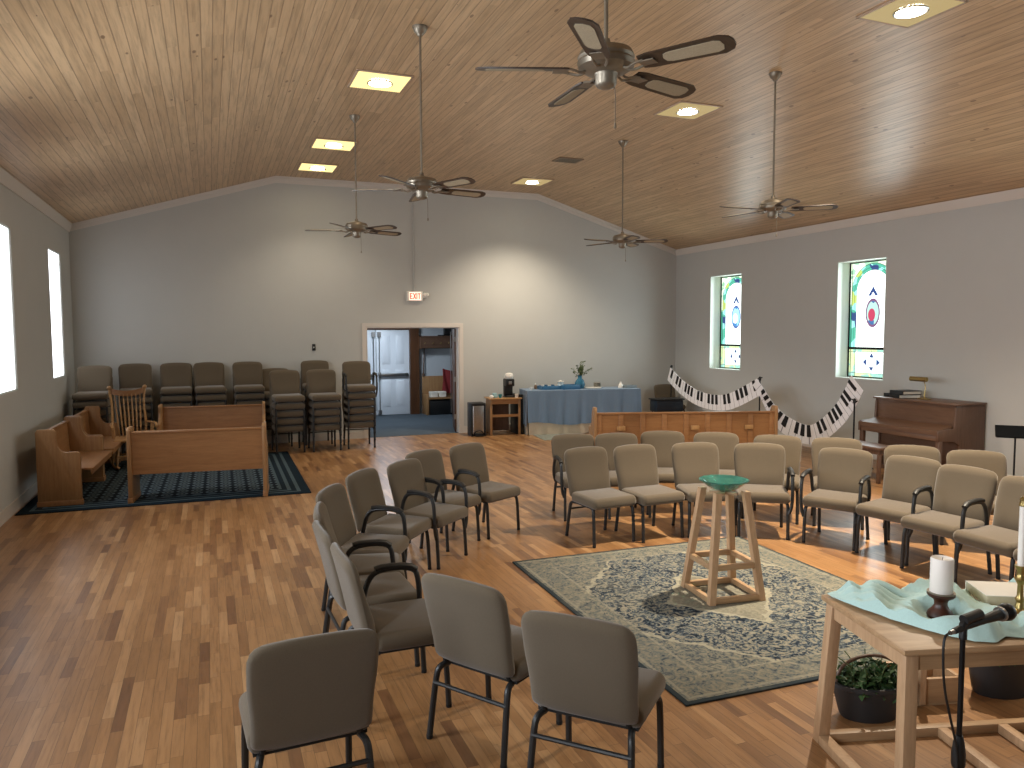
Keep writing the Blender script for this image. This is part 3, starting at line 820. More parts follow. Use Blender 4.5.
CH = [
 (3.46, 6.42, 186, '', 'oatmeal chair at the left end of the right arc front row', GF),
 (3.98, 6.38, 183, '', 'armless oatmeal chair second from left in the right arc front row', GF),
 (4.54, 6.28, 165, '', 'oatmeal chair directly left behind the glass bowl stand', GF),
 (5.03, 6.02, 146, 'L', 'oatmeal chair directly right behind the glass bowl stand', GF),
 (5.47, 5.50, 120, 'LR', 'oatmeal chair with two armrests in the right arc front row', GF),
 (5.63, 4.97, 103, 'L', 'pale lit oatmeal chair right of the two-armed chair in the front row', GF),
 (5.61, 4.46, 97, 'L', 'pale lit oatmeal chair second from the right edge, front row', GF),
 (5.58, 3.94, 89, '', 'pale lit oatmeal chair cut by the right photo edge behind the tall candle', GF),
 (5.50, 3.40, 82, '', 'pale lit oatmeal chair of which only the seat edge shows at the right photo edge', GF),
 (3.70, 7.36, 170, 'R', 'oatmeal chair at the left end of the right arc back row', GB),
 (4.17, 7.23, 168, '', 'oatmeal chair second from left in the back row before the pew', GB),
 (4.69, 7.20, 156, '', 'oatmeal chair third from left in the back row before the pew', GB),
 (5.16, 6.88, 150, '', 'oatmeal chair fourth from left in the back row before the pew', GB),
 (5.58, 6.46, 137, '', 'oatmeal chair in the back row before the pew right end', GB),
 (6.02, 6.04, 139, '', 'oatmeal chair in the back row before the piano keyboard end', GB),
 (6.28, 5.34, 136, '', 'oatmeal chair in the back row before the piano front', GB),
 (6.57, 4.86, 138, '', 'oatmeal chair at the right end of the back row beside the music stand', GB),
 (2.55, 7.13, 208, '', 'oatmeal chair at the far end of the left arc, facing right', GL),
 (2.04, 6.88, 212, 'LR', 'armed oatmeal chair second from the far end of the left arc', GL),
 (1.77, 6.42, 221, 'LR', 'armed oatmeal chair third from the far end of the left arc', GL),
 (1.36, 6.10, 230, '', 'armless oatmeal chair fourth from the far end of the left arc', GL),
 (1.05, 5.56, 240, 'L', 'oatmeal chair of the left arc between the armless chair and an edge-on one', GL),
 (.93, 5.04, 260, '', 'oatmeal chair seen edge-on, third from the near end of the left arc', GL),
 (.88, 4.57, 272, 'L', 'oatmeal chair second from the near end of the left arc', GL),
 (.91, 4.02, 272, 'L', 'oatmeal chair with a far armrest at the near end of the left arc', GL),
 (.325, 3.20, 3, '', 'large oatmeal chair back nearest the lower left', GN),
 (1.30, 3.49, 303, '', 'oatmeal chair back turned right in the middle of the three near ones', GN),
 (1.56, 2.91, 313, '', 'oatmeal chair back nearest the rug, right of the three near ones', GN),
]
for c in CH: put_chair(*c)

# stacks of chairs by the back wall
PITCH = .128
def stack(x, y, n, deg, where, arms_top='', lo=0):
    names = ['lowest', 'second', 'third', 'fourth', 'fifth', 'sixth']
    for k in range(lo, n):
        nm = 'topmost' if k == n-1 else names[k]+' up'
        if k == 0: nm = 'lowest'
        put_chair(x, y-.018*k+.05, deg, arms_top if k == n-1 else '', '%s chair in the stack %s' % (nm, where), 'chairs stacked along the back wall', k*PITCH)
stack(-1.72, 13.35, 6, 178, 'in the left corner of the room')
stack(-1.16, 13.90, 6, 184, 'behind the rocking chair', lo=0)
stack(-.55, 13.95, 6, 181, 'behind the left end of the far pew')
stack(-.02, 13.95, 6, 183, 'behind the middle of the far pew')
stack(.60, 13.92, 6, 181, 'behind the right end of the far pew')
stack(1.06, 13.98, 5, 180, 'behind the front left stack')
stack(1.18, 13.22, 5, 184, 'just right of the far pew')
stack(1.76, 14.0, 6, 180, 'behind the front middle stack')
stack(1.78, 13.2, 5, 183, 'in the middle of the three front stacks')
stack(2.39, 13.3, 6, 180, 'beside the doorway', 'LR')

# ------------------------------------------------------------------ pews
def pew(loc, rz, L, label, framed=False, H=.90):
    """local: pew faces -y... seat toward +y is false: seat lies at y from -.44 to 0, back plane at y 0"""
    r = empty('pew', loc, rz, label, 'pew', 'oak church pews')
    th_ = .045; SD = -.55 if not framed else -.42
    prof = [(.02, 0), (.02, H-.03), (0, H), (-.17, H), (-.19, H-.03), (-.185, H-.12), (-.20, H-.20), (-.235, H-.255), (-.27, H-.27), (-.40, H-.27), (-.425, H-.29), (-.43, H-.34), (-.43, 0)]
    if framed: prof = [(.03, 0), (.03, H-.02), (.01, H+.03), (-.10, H+.03), (-.16, H-.04), (-.20, H-.20), (-.26, H-.27), (-.40, H-.27), (-.43, H-.30), (-.45, 0)]
    for x in (0, L-th_):
        b = MB(); b.prism(prof, 'x', x, x+th_, bev=.006); e = b.build('end_panel', M['oakz'], r)
        b = MB(); b.box(x-.006, x+th_+.006, -.44 if not framed else -.46, .03 if not framed else .04, 0, .07, .003); b.build('foot_block', M['oak'], e)
    b = MB(); b.box(th_, L-th_, SD, -.05, .405, .43, .005); b.box(th_, L-th_, SD+.01, SD+.03, .35, .41, .003); b.build('seat_board', M['oak'], r)
    z0 = .34 if not framed else .08
    b = MB(); b.prism([(-.055, z0), (-.03, z0), (.0, H-.06), (-.025, H-.06)] if not framed else [(-.055, z0), (-.03, z0), (-.01, H-.05), (-.035, H-.05)], 'x', th_, L-th_)
    b.build('back_panel', M['oak'], r)
    b = MB(); b.box(th_, L-th_, -.045, .012, H-.075, H-.045, .008); b.build('top_rail', M['oak'], r)
    if framed:
        b = MB()
        ns = 9
        for i in range(ns):
            x = th_+i*(L-2*th_-.07)/(ns-1); b.box(x, x+.07, -.028, .004, z0, H-.07, .003)
        b.box(th_, L-th_, -.028, .004, z0, z0+.1, .003)
        b.build('stile_frame', M['oak'], r)
        for x in (.36, L*.43, L-.45):
            b = MB(); b.box(x, x+.12, .004, .03, .60, .66, .004); b.build('card_holder', M['oaklt'], r)
    return r
pr = rad(-6)
# front pew: back towards the camera (turned 180 degrees, so its back plane is the near side)
pew((.60, 9.70, 0), pi+pr, 1.55, 'oak pew nearest on the blue rug with its back to the camera')
pew((-.76, 12.98, 0), rad(-4), 1.56, 'oak pew on the far side of the blue rug before the stacked chairs')
pew((-1.87, 10.02, 0), rad(90-2), 1.52, 'oak pew along the left wall, nearest the camera', H=.90)
pew((-1.82, 11.60, 0), rad(90-1.5), 1.50, 'oak pew along the left wall, in the room corner')
pew((7.54, 8.72, 0), pi+rad(-18), 2.66, 'long oak pew with framed back panel behind the right chairs', True, .90)

# ------------------------------------------------------------------ rocking chair
r = empty('rocking_chair', (-1.12, 12.6, 0), rad(194), 'light wooden spindle rocking chair behind the left pews', 'chair')
b = MB(); c = cushion(.52, .46, .04, .015, 3)
for v in c.verts: v.co.x *= 1+.12*(v.co.y/.23)
b.merge(c, T(0, 0, .43), True); b.build('seat', M['oaklt'], r)
top_y = -.36
b = MB(); b.grid(lambda u, v: Vector(((u-.5)*.45, top_y+.05-.05*(1-(2*u-1)**2), 1.09+.085*v-.05*(1-(2*u-1)**2))), 14, 4, .022); b.build('crest_rail', M['oak'], r)
for s in (-1, 1):
    b = MB(); b.tube([(s*.21, -.18, .44), (s*.235, -.22, .66), (s*.215, -.29, .9), (s*.245, -.33, 1.19)], .016, 8, 2, rs=[.016, .02, .014, .02]); b.lathe([(0, -.03), (.025, -.02), (.032, 0), (.025, .02), (0, .03)], 10, T(s*.245, -.32, 1.18, pi/2))
    b.build('back_post', M['oaklt'], r)
    b = MB(); b.tube([(s*.225, -.22, .66), (s*.27, -.05, .66), (s*.30, .14, .67), (s*.30, .21, .64), (s*.29, .18, .60)], .02, 8, 2, flat=.7)
    for y in (-.06, .04, .12): b.tube([(s*.275, y, .65), (s*.255, y, .45)], .009, 6)
    b.build('armrest', M['oaklt'], r)
    b = MB(); b.tube([(s*.25, -.58, .10), (s*.25, -.35, .035), (s*.25, 0, .016), (s*.25, .25, .03), (s*.25, .38, .07)], .018, 8, 2, flat=.9); b.build('rocker', M['oaklt'], r)
    for y in (-.17, .17):
        b = MB(); b.tube([(s*.20, y*.9, .42), (s*.235, y*1.05, .2), (s*.25, y*1.15, .03)], .018, 8, rs=[.015, .022, .013]); b.build('leg', M['oaklt'], r)
for i in range(7):
    x = -.16+i*.0533
    b = MB(); b.tube([(x*.9, -.18, .44), (x, -.25, .72), (x*1.1, -.325, 1.08)], .009, 6, rs=[.008, .014, .007]); b.build('spindle', M['oaklt'], r)
for y, z in ((.19, .2), (-.19, .18)):
    b = MB(); b.tube([(-.23, y, z), (.23, y, z)], .011, 8); b.build('stretcher', M['oaklt'], r)

# ------------------------------------------------------------------ rugs
def rug(name, w, l, loc, rz, mat, label, th_=.012):
    b = MB(); b.box(-w/2, w/2, -l/2, l/2, 0, th_, .004, 2)
    o = b.build(name, mat, None, loc); o.rotation_euler = (0, 0, rz); return tag(o, label, 'rug')
ra = rad(-4.2)
c0 = Vector((2.385, 3.345)); ux = Vector((cos(ra), sin(ra))); uy = Vector((.0-sin(rad(.6)), 1))
cc = Vector((3.545, 4.65))
rug('area_rug', RUG_W, RUG_L, (cc.x-.03, cc.y, 0), rad(-1.6), rug_vintage(), 'large vintage beige and navy area rug in the middle of the chair circle')
rug('area_rug', BR_W, BR_L, (-.45, 11.46, 0), rad(-.6), rug_blue(), 'dark blue patterned rug under the oak pews at left')
rug('floor_mat', .95, .9, (6.20, 13.12, 0), rad(-8), M['greyrug'], 'small grey green mat before the blue draped table', .008)

# ------------------------------------------------------------------ glass bowl stand
r = empty('bowl_stand', (3.565, 4.69, .013), rad(-7), 'tall pale wooden stand with splayed legs on the vintage rug', 'stand')
hb, ht, zt = .205, .115, .80
def leg_at(sx, sy, z): k = z/zt; w = hb+(ht-hb)*k; return Vector((sx*w, sy*w, z))
for sx in (-1, 1):
    for sy in (-1, 1):
        b = bmesh.new(); q = .024; vs = []
        for z in (0, zt):
            c = leg_at(sx, sy, z)
            for dx, dy in ((-q, -q), (q, -q), (q, q), (-q, q)): vs.append(b.verts.new((c.x+dx, c.y+dy, z)))
        b.faces.new(vs[:4][::-1]); b.faces.new(vs[4:])
        for i in range(4): b.faces.new((vs[i], vs[(i+1) % 4], vs[4+(i+1) % 4], vs[4+i]))
        m = MB(); m.merge(b); m.build('leg', M['maple'], r)
for z0, nm in ((.0, 'bottom_rail'), (.235, 'middle_rail')):
    w = hb+(ht-hb)*((z0+.02)/zt)
    for i in range(4):
        b = MB(); b.box(-w, w, w-.018, w+.018, z0+.004, z0+.045, .002, M=Matrix.Rotation(i*pi/2, 4, 'Z')); b.build(nm, M['maplex'], r)
b = MB()
for a in (0, 1): b.box(-ht+.01, ht-.01, -.018, .018, .765, .785, M=Matrix.Rotation(a*pi/2+pi/4, 4, 'Z'))
b.build('top_cross', M['maplex'], r)
mg, nt, bs = newmat('teal_glass'); bs.inputs['Base Color'].default_value = lin('#3f9c92'); bs.inputs['Transmission Weight'].default_value = .75; bs.inputs['Roughness'].default_value = .06
bs.inputs['IOR'].default_value = 1.45
nz_ = noise(nt, objco(nt), 20, 3); nt.links.new(mixc(nt, nz_, lin('#2c8077'), lin('#6fc0b4')), bs.inputs['Base Color'])
b = MB(); b.lathe([(0, 0), (.05, .003), (.11, .03), (.155, .065), (.182, .082), (.184, .088), (.178, .09), (.15, .074), (.105, .042), (.05, .016), (0, .012)], 40)
tag(b.build('glass_bowl', mg, None, (3.565, 4.69, .80)), 'shallow teal glass bowl resting on the pale wooden stand', 'bowl')

# ------------------------------------------------------------------ foreground table
A = rad(-15.5)
TO = Vector((2.538, 2.168, 0))
TM = Matrix.Translation(TO) @ Matrix.Rotation(A, 4, 'Z')
def tp(u, v, w=0): return TM @ Vector((u, v, w))
TL, TD, TH = 1.30, .61, .74
r = empty('altar_table', tuple(TO), A, 'pale wooden table with open floor frame in the lower right', 'table')
b = MB(); b.box(-.02, TL+.02, -.02, TD+.02, TH-.025, TH, .004); b.build('tabletop', M['maplex'], r)
for u in (0, TL-.055):
    for v in (0, TD-.055):
        b = MB(); b.box(u, u+.055, v, v+.055, 0, TH-.025, .003)
        for q in b.bm.verts:
            k = 1-q.co.z/TH; q.co.y += k*(.07 if v else -.03); q.co.x += k*(-.02 if u == 0 else .02)
        b.build('leg', M['maple'], r)
for v in (.006, TD-.03):
    b = MB(); b.box(.055, TL-.055, v, v+.024, TH-.095, TH-.025); b.build('long_apron', M['maplex'], r)
for u in (.006, TL-.03):
    b = MB(); b.box(u, u+.024, .055, TD-.055, TH-.095, TH-.025); b.build('end_apron', M['maple'], r)
for u in (0, TL-.055):
    b = MB(); b.box(u+(-.02 if u == 0 else .02), u+.055+(-.02 if u == 0 else .02), .03, TD+.01, 0, .045, .003); b.build('floor_runner', M['maple'], r)
b = MB(); b.box(.04, TL-.04, TD+.015, TD+.06, 0, .045, .003); b.build('back_floor_rail', M['maplex'], r)
for u in (.60, .92):
    b = MB(); b.box(u, u+.05, .02, TD+.015, 0, .045, .003); b.build('cross_runner', M['maple'], r)

# draped aqua cloth
def interp(x, pts):
    for (a, fa), (b_, fb) in zip(pts, pts[1:]):
        if x <= b_: return fa+(fb-fa)*(x-a)/(b_-a)
    return pts[-1][1]
LO = [(0, .56), (.03, .44), (.08, .33), (.14, .20), (.22, .07), (.30, .01), (.38, -.01), (.46, .04), (.55, .02), (.66, .10), (.85, .14), (1.26, .2)]
HI = [(0, .61), (.12, .60), (.22, .62), (.32, .56), (.45, .60), (.6, .58), (.8, .62), (1.26, .62)]
def cloth(u, v):
    U = .0+1.24*u; lo = interp(U, LO); hi = interp(U, HI); V = lo+(hi-lo)*v
    h = .010+.030*abs(sin(8*U+7*V+1.8*sin(7*V)+1))**1.5+.026*abs(sin(17*U-13*V+2*sin(9*U)))**1.5+.016*abs(sin(33*U+22*V+2.5*sin(12*V)))**.7
    h += .03*math.exp(-((U-.35)/.12)**2-((V-.57)/.05)**2)+.035*math.exp(-((U-.95)/.1)**2-((V-.55)/.07)**2)
    e = min(u, v, 1-u, 1-v)*12; h = .003+h*min(1, e+.1)
    # keep it flat under the things standing on it
    for cu, cv, rr in ((.335, .27, .09), (.692, .25, .09), (.80, .43, .19)):
        d = math.hypot(U-cu, V-cv)/rr
        if d < 1.3: k = min(1, max(0, (d-.8)/.5)); h = .004+(h-.004)*k
    return Vector((U, V, TH+.003+h))
b = MB(); b.grid(cloth, 70, 40, .003)
o = b.build('table_cloth', M['aqua'], None, tuple(TO)); o.rotation_euler = (0, 0, A)
tag(o, 'crumpled pale aqua cloth spread over the near wooden table', 'cloth')
def cloth_scarf(u, v):
    U = .30+.38*u; V = .12+.16*v+.03*sin(5*u)
    h = .012+.012*(1+sin(30*U+9*V))*.5
    return Vector((U, V, TH+.048+h*min(1, min(u, v, 1-u, 1-v)*8+.1)))
# candle on turned holder
p = tp(.335, .27)
r = empty('candle_holder', (p.x, p.y, TH+.02), 0, 'dark turned wooden candle holder on the aqua cloth', 'candle holder')
b = MB(); b.lathe([(0, -.012), (.05, -.012), (.055, 0), (.05, .014), (.035, .03), (.027, .045), (.026, .06), (.032, .072), (.05, .082), (.056, .09), (.056, .098), (0, .098)], 28); b.build('turned_base', M['darkwood'], r)
b = MB(); b.lathe([(.052, .098), (.056, .099), (.056, .104), (.052, .104)], 28); b.build('rim', M['bronze'], r)
r = empty('pillar_candle', (p.x, p.y, TH+.118), 0, 'thick white pillar candle on the dark wooden holder', 'candle')
b = MB(); b.lathe([(0, 0), (.044, 0), (.046, .003), (.046, .150), (.043, .156), (.035, .152), (.028, .147), (0, .145)], 32); b.build('wax', M['wax'], r)
b = MB(); b.tube([(0, 0, .144), (.001, 0, .152), (.003, 0, .158)], .0012, 6); b.build('wick', M['black'], r)
# tall brass candlestick
p = tp(.692, .25)
r = empty('brass_candlestick', (p.x, p.y, TH+.008), 0, 'tall brass candlestick at the right photo edge', 'candlestick')
b = MB(); b.lathe([(0, 0), (.06, 0), (.062, .01), (.045, .025), (.02, .035), (.014, .06), (.02, .075), (.013, .09), (.012, .14), (.02, .155), (.026, .165), (.018, .178), (.016, .2), (.024, .215), (.026, .225), (0, .225)], 24); b.build('stem', M['brass'], r)
r = empty('taper_candle', (p.x, p.y, TH+.233), 0, 'slim white taper candle with brass cap on the brass candlestick', 'candle')
b = MB(); b.lathe([(0, 0), (.0155, 0), (.0155, .27), (0, .27)], 20); b.build('wax', M['wax'], r)
b = MB(); b.lathe([(0, .262), (.018, .262), (.019, .27), (.014, .285), (.017, .295), (.01, .305), (0, .305)], 18); b.build('brass_cap', M['brass'], r)
# thick cream book
p = tp(.80, .43)
r = empty('book', (p.x, p.y, TH+.008), A+rad(-14), 'thick cream paged book lying on the aqua cloth', 'book')
b = MB(); b.box(-.15, .15, -.10, .10, .004, .05, .006); b.build('page_block', M['beige'], r)
b = MB(); b.box(-.16, .16, -.11, .11, 0, .004); b.box(-.155, .155, -.105, .105, .05, .054, .001); b.box(-.155, .155, .10, .105, .0, .054); b.build('book_cover', M['paper'], r)
# small dark blue and silver things at candle foot
p = tp(.53, .17)
b = MB(); b.lathe([(0, 0), (.03, .001), (.045, .012), (.05, .028), (.047, .028), (.04, .014), (0, .006)], 20, sx=1.5)
tag(b.build('trinket_dish', M['navy'], None, (p.x, p.y, TH+.018)), 'small dark blue dish behind the microphone grip', 'dish')

# microphone and stand
MX, MY = 2.50, 1.90
r = empty('microphone_stand', (MX, MY, 0), 0, 'black microphone stand before the pale wooden table', 'microphone stand')
b = MB(); b.lathe([(0, 0), (.125, 0), (.127, .012), (.10, .022), (.03, .03), (.02, .05), (0, .05)], 32); b.build('round_base', M['blackm'], r)
b = MB(); b.tube([(0, 0, .04), (0, 0, .50)], .0135, 12); b.build('lower_pole', M['blackm'], r)
b = MB(); b.lathe([(.014, .40), (.02, .405), (.024, .42), (.024, .46), (.019, .50), (.013, .525)], 18); b.build('clutch', M['black'], r)
b = MB(); b.tube([(0, 0, .50), (0, 0, .925)], .0095, 12); b.build('upper_pole', M['blackm'], r)
b = MB(); b.lathe([(.01, .885), (.0135, .888), (.0135, .925), (.01, .93)], 14); b.tube([(-.008, 0, .925), (.0, 0, .945), (.04, 0, .952)], .013, 10, 1); b.tube([(.0, 0, .956), (.085, 0, .968)], .0185, 14); b.build('mic_clip', M['black'], r)
r = empty('microphone', (MX, MY, 0), 0, 'black handheld microphone clipped on the stand, pointing right', 'microphone')
mz = .932
b = MB(); b.tube([(-.045, 0, mz-.010), (.0, 0, mz-.002), (.11, 0, mz+.011), (.190, 0, mz+.019)], .013, 16, rs=[.011, .0125, .0155, .021]); b.build('mic_body', M['black'], r)
b = MB(); b.tube([(.188, 0, mz+.0188), (.198, 0, mz+.0198)], .027, 18); b.build('mic_ring', M['steel'], r)
b = MB(); b.lathe([(0, -.028), (.02, -.026), (.03, -.012), (.0325, .004), (.028, .02), (.016, .031), (0, .034)], 20, T(.222, 0, mz+.0222, 0, pi/2-.09, 0)); b.build('mic_grille', M['blackm'], r)
b = MB(); b.tube([(-.045, 0, mz-.010), (-.065, 0, mz-.013)], .0085, 12); b.build('plug', M['steel'], r)
b = MB(); b.tube([(MX-.07, MY, mz-.014), (MX-.10, MY-.005, mz-.02), (MX-.11, MY-.01, mz-.08), (MX-.10, MY-.01, mz-.20), (MX-.06, MY-.01, mz-.33), (MX-.022, MY-.01, mz-.44), (MX-.026, MY-.016, .42), (MX-.03, MY-.02, .2), (MX-.05, MY-.05, .04), (MX-.16, MY-.12, .006), (MX-.5, MY-.3, .006)], .0045, 8, 2)
tag(b.build('microphone_cable', M['black']), 'thin black cable looping down beside the microphone stand', 'cable')

# planters and little crate beyond the table
def foliage(n, rx, ry, z0, z1, seed, size=.03, drop=.0, up=.5):
    rnd = random.Random(seed); b = MB()
    for i in range(n):
        a = rnd.uniform(0, 2*pi); q = math.sqrt(rnd.random())
        x, y = rx*q*cos(a), ry*q*sin(a); z = z0+(z1-z0)*rnd.random()*(1-q*.5)
        s = size*rnd.uniform(.6, 1.3); m = T(x, y, z, rnd.uniform(-1, 1), rnd.uniform(-1, 1), rnd.uniform(0, 6.28))
        w = s*.38
        g = bmesh.new(); vs = [g.verts.new(m @ Vector(p_)) for p_ in ((0, 0, 0), (w, s*.5, .1*s), (0, s, -.1*s), (-w, s*.5, .1*s), (0, s*.5, -.05*s))]
        g.faces.new((vs[0], vs[1], vs[4])); g.faces.new((vs[1], vs[2], vs[4])); g.faces.new((vs[2], vs[3], vs[4])); g.faces.new((vs[3], vs[0], vs[4]))
        b.merge(g)
    return b
for (x, y), sd, lb in [((3.14, 2.90), 1, 'dark oval planter of green foliage behind the left table leg'), ((4.02, 2.82), 2, 'dark planter of green foliage at the right photo edge under the table')]:
    r = empty('planter', (x, y, 0), A, lb, 'planter', 'planters behind the table')
    b = MB(); h_ = .19 if sd == 1 else .27; b.lathe([(0, 0), (.13, 0), (.14, .02), (.175, h_-.025), (.185, h_-.02), (.185, h_), (.165, h_), (.155, h_-.05), (0, h_-.05)], 28, sx=1.12, sy=.72); b.build('pot', M['pot'], r)
    foliage(520, .18, .12, h_-.05, h_+.12, sd, .042).build('foliage', M['leaf'], r)
    b = MB()
    for i in range(9): a = i*.7; b.tube([(.1*cos(a), .06*sin(a), .17), (.12*cos(a), .08*sin(a), .27), (.18*cos(a), .1*sin(a), .31)], .003, 5, 1)
    b.build('stems', M['leafl'], r)
    if sd == 1:
        b = MB(); b.tube([(-.19, 0, .16), (-.16, 0, .28), (0, 0, .33), (.16, 0, .28), (.19, 0, .16)], .009, 8, 2, flat=1); b.build('hoop_handle', M['walnutz'], r)
r = empty('wooden_crate', (3.50, 2.86, 0), A, 'low pale wooden crate with upright post between the planters', 'crate')
b = MB(); b.box(-.17, .20, -.012, .012, .02, .15, .003); b.box(-.17, .20, .2, .224, .02, .15, .003); b.box(.18, .2, 0, .21, .02, .15); b.box(-.17, -.15, 0, .21, .02, .15); b.box(-.17, .2, 0, .21, .0, .02); b.build('crate_sides', M['maplex'], r)
b = MB(); b.box(-.06, -.02, -.036, -.012, .02, .24, .008); b.build('post', M['maple'], r)

# ------------------------------------------------------------------ draped refreshment table
RA = rad(-9)
RT = Vector((5.68, 13.53, 0))
RL_, RD, RH = 2.29, .66, .86
r = empty('refreshment_table', tuple(RT), RA, 'long folding table under the blue cloth by the back wall', 'table')
b = MB(); b.box(0.03, RL_-.03, .03, RD-.03, RH-.035, RH-.006, .004); b.build('tabletop', M['pan'], r)
for u in (.15, RL_-.2):
    for v in (.08, RD-.1):
        b = MB(); b.tube([(u, v, RH-.035), (u, v, 0)], .016, 8); b.build('leg', M['tubing'], r)
def drape(name, mat, inset, zb, seed, amp, label, topz):
    b = MB(); n = 170
    x0, x1, y0, y1 = -inset, RL_+inset, -inset, RD+inset*.3
    per = 2*((x1-x0)+(y1-y0))
    def edge(s):
        s *= per
        for (ax, ay, bx, by) in ((x0, y0, x1, y0), (x1, y0, x1, y1), (x1, y1, x0, y1), (x0, y1, x0, y0)):
            l = abs(bx-ax)+abs(by-ay)
            if s <= l: t = s/l; return ax+(bx-ax)*t, ay+(by-ay)*t, (by-ay)/l, -(bx-ax)/l
            s -= l
        return x0, y0, 0, -1
    def f(u, v):
        x, y, nx_, ny_ = edge(min(u, .99999))
        k = v
        w = amp*k*(sin(u*per*21+seed)+.6*sin(u*per*37+2*seed)+.4*sin(u*per*9))
        return Vector((x+nx_*(w+.02*k), y+ny_*(w+.02*k)*(.4 if ny_ > 0 else 1), topz+(zb+.05*sin(u*per*1.3+seed+2)+.015*sin(u*per*6)-topz)*v))
    b.grid(f, n, 8, .004)
    b.box(x0, x1, y0, y1, topz-.003, topz+.003, .001)
    o = b.build(name, mat, None, tuple(RT)); o.rotation_euler = (0, 0, RA)
    tag(o, label, 'tablecloth')
drape('tablecloth', M['bluecloth'], .02, .24, 1.0, .022, 'dusty blue cloth draped over the refreshment table', RH)
drape('undercloth', M['creamcloth'], -.01, .03, 2.2, .006, 'cream cloth hanging below the blue tablecloth', RH-.004)
def rt(u, v): q = Matrix.Translation(RT) @ Matrix.Rotation(RA, 4, 'Z') @ Vector((u, v, RH+.004)); return (q.x, q.y, q.z)
def put(mb, name, mat, u, v, label, cat, group=None):
    return tag(mb.build(name, mat, None, rt(u, v)), label, cat, group)
# vase with olive branches
r = empty('flower_vase', rt(1.16, .36), 0, 'blue vase of green sprigs on the blue draped table', 'vase')
b = MB(); b.lathe([(0, 0), (.07, 0), (.10, .05), (.105, .10), (.08, .16), (.045, .20), (.04, .24), (.05, .26), (.043, .262), (.033, .24), (0, .2)], 24); b.build('vase_body', plain('blue_glass_vase', '#2f6a86', .15, var=.05), r)
rn = random.Random(5)
b = MB(); lf = MB()
for i in range(13):
    a = rn.uniform(0, 6.28); s_ = rn.uniform(.03, .15) if i else .26; h = rn.uniform(.38, .56) if i else .40
    if i == 0: a = 0
    pts = [(0, 0, .2), (s_*.3*cos(a), s_*.3*sin(a), .2+(h-.2)*.6), (s_*cos(a), s_*sin(a), h)]
    b.tube(pts, .004, 5, 1)
    for j in range(16):
        t = .35+.65*j/15; q = Vector(pts[0]).lerp(Vector(pts[2]), t)+Vector((rn.uniform(-.02, .02), rn.uniform(-.02, .02), rn.uniform(-.02, .02)))
        g = bmesh.new(); mm = T(q.x, q.y, q.z, rn.uniform(-1.5, 1.5), rn.uniform(-1, 1), rn.uniform(0, 6.28)); s2 = .045
        vs = [g.verts.new(mm @ Vector(p_)) for p_ in ((0, 0, 0), (s2*.35, s2*.5, 0), (0, s2, .005), (-s2*.35, s2*.5, 0))]; g.faces.new(vs); lf.merge(g)
b.build('stems', M['leafl'], r); lf.build('leaves', M['leafl'], r)
# dishes, jars and baskets on the table
def tray(L, W, h): b = MB(); b.box(-L/2, L/2, -W/2, W/2, 0, .008, .003); [b.box(-L/2, L/2, s*W/2-.006, s*W/2+.006, 0, h, .003) for s in (-1, 1)]; [b.box(s*L/2-.006, s*L/2+.006, -W/2, W/2, 0, h, .003) for s in (-1, 1)]; return b
put(tray(.40, .26, .075), 'serving_tray', M['bluedish'], .50, .28, 'blue tray left of the white lidded jar', 'tray')
put(tray(.36, .26, .09), 'serving_tray', M['bluedish'], .90, .24, 'blue tray right beside the vase', 'tray')
def cup(h=.08, r_=.035): b = MB(); b.lathe([(0, 0), (r_*.7, 0), (r_, h), (r_*.93, h), (r_*.62, .006), (0, .006)], 16); return b
for i in range(5): put(cup(.09, .035), 'drinking_cup', M['bluedish' if i % 2 else 'white'], .36+i*.07, .27+.03*(i % 2)-.0, 'small cup standing in the blue tray left of the lidded jar', 'cup', 'cups in the blue tray')
r = empty('lidded_jar', rt(.72, .24), 0, 'tall clear white jar with flat lid on the blue table', 'jar')
b = MB(); b.lathe([(0, 0), (.055, 0), (.06, .01), (.06, .13), (.05, .145), (0, .145)], 20); b.build('jar_body', plain('frosted_glass', '#b9cfd6', .2), r)
b = MB(); b.lathe([(0, .145), (.07, .145), (.072, .16), (.02, .165), (.016, .18), (0, .182)], 20); b.build('lid', M['white'], r)
put(cup(.05, .05), 'sugar_bowl', M['white'], .13, .25, 'small white bowl at the left end of the blue table', 'bowl')
r = empty('pump_bottle', rt(.25, .40), 0, 'small brown bottle near the left end of the blue table', 'bottle')
b = MB(); b.lathe([(0, 0), (.028, 0), (.03, .05), (.02, .08), (.01, .09), (0, .09)], 14); b.build('bottle_body', plain('brown_glass', '#6d5a48', .3), r)
b = MB(); b.lathe([(0, .09), (.012, .09), (.012, .12), (0, .12)], 10); b.build('cap', M['white'], r)
b = MB(); b.lathe([(0, 0), (.15, 0), (.17, .02), (.165, .022), (0, .012)], 28); put(b, 'serving_plate', M['white'], 1.42, .30, 'flat white plate right of the vase', 'plate')
b = MB()
for k in range(6): b.lathe([(0, k*.018), (.06, k*.018), (.075, .01+k*.018), (.07, .016+k*.018), (0, .014+k*.018)], 22)
put(b, 'bowl_stack', plain('grey_stoneware', '#7d7a70', .5), 1.55, .44, 'stack of grey bowls on the blue table', 'bowls')
b = MB(); b.lathe([(0, 0), (.05, 0), (.045, .06), (.02, .09), (.02, .12), (0, .12)], 16); put(b, 'white_jug', M['white'], 2.02, .34, 'small white jug near the right end of the blue table', 'jug')
put(tray(.22, .18, .05), 'small_basket', plain('grey_basket', '#7f8a8e', .6), 2.2, .30, 'small grey basket at the right end of the blue table', 'basket')

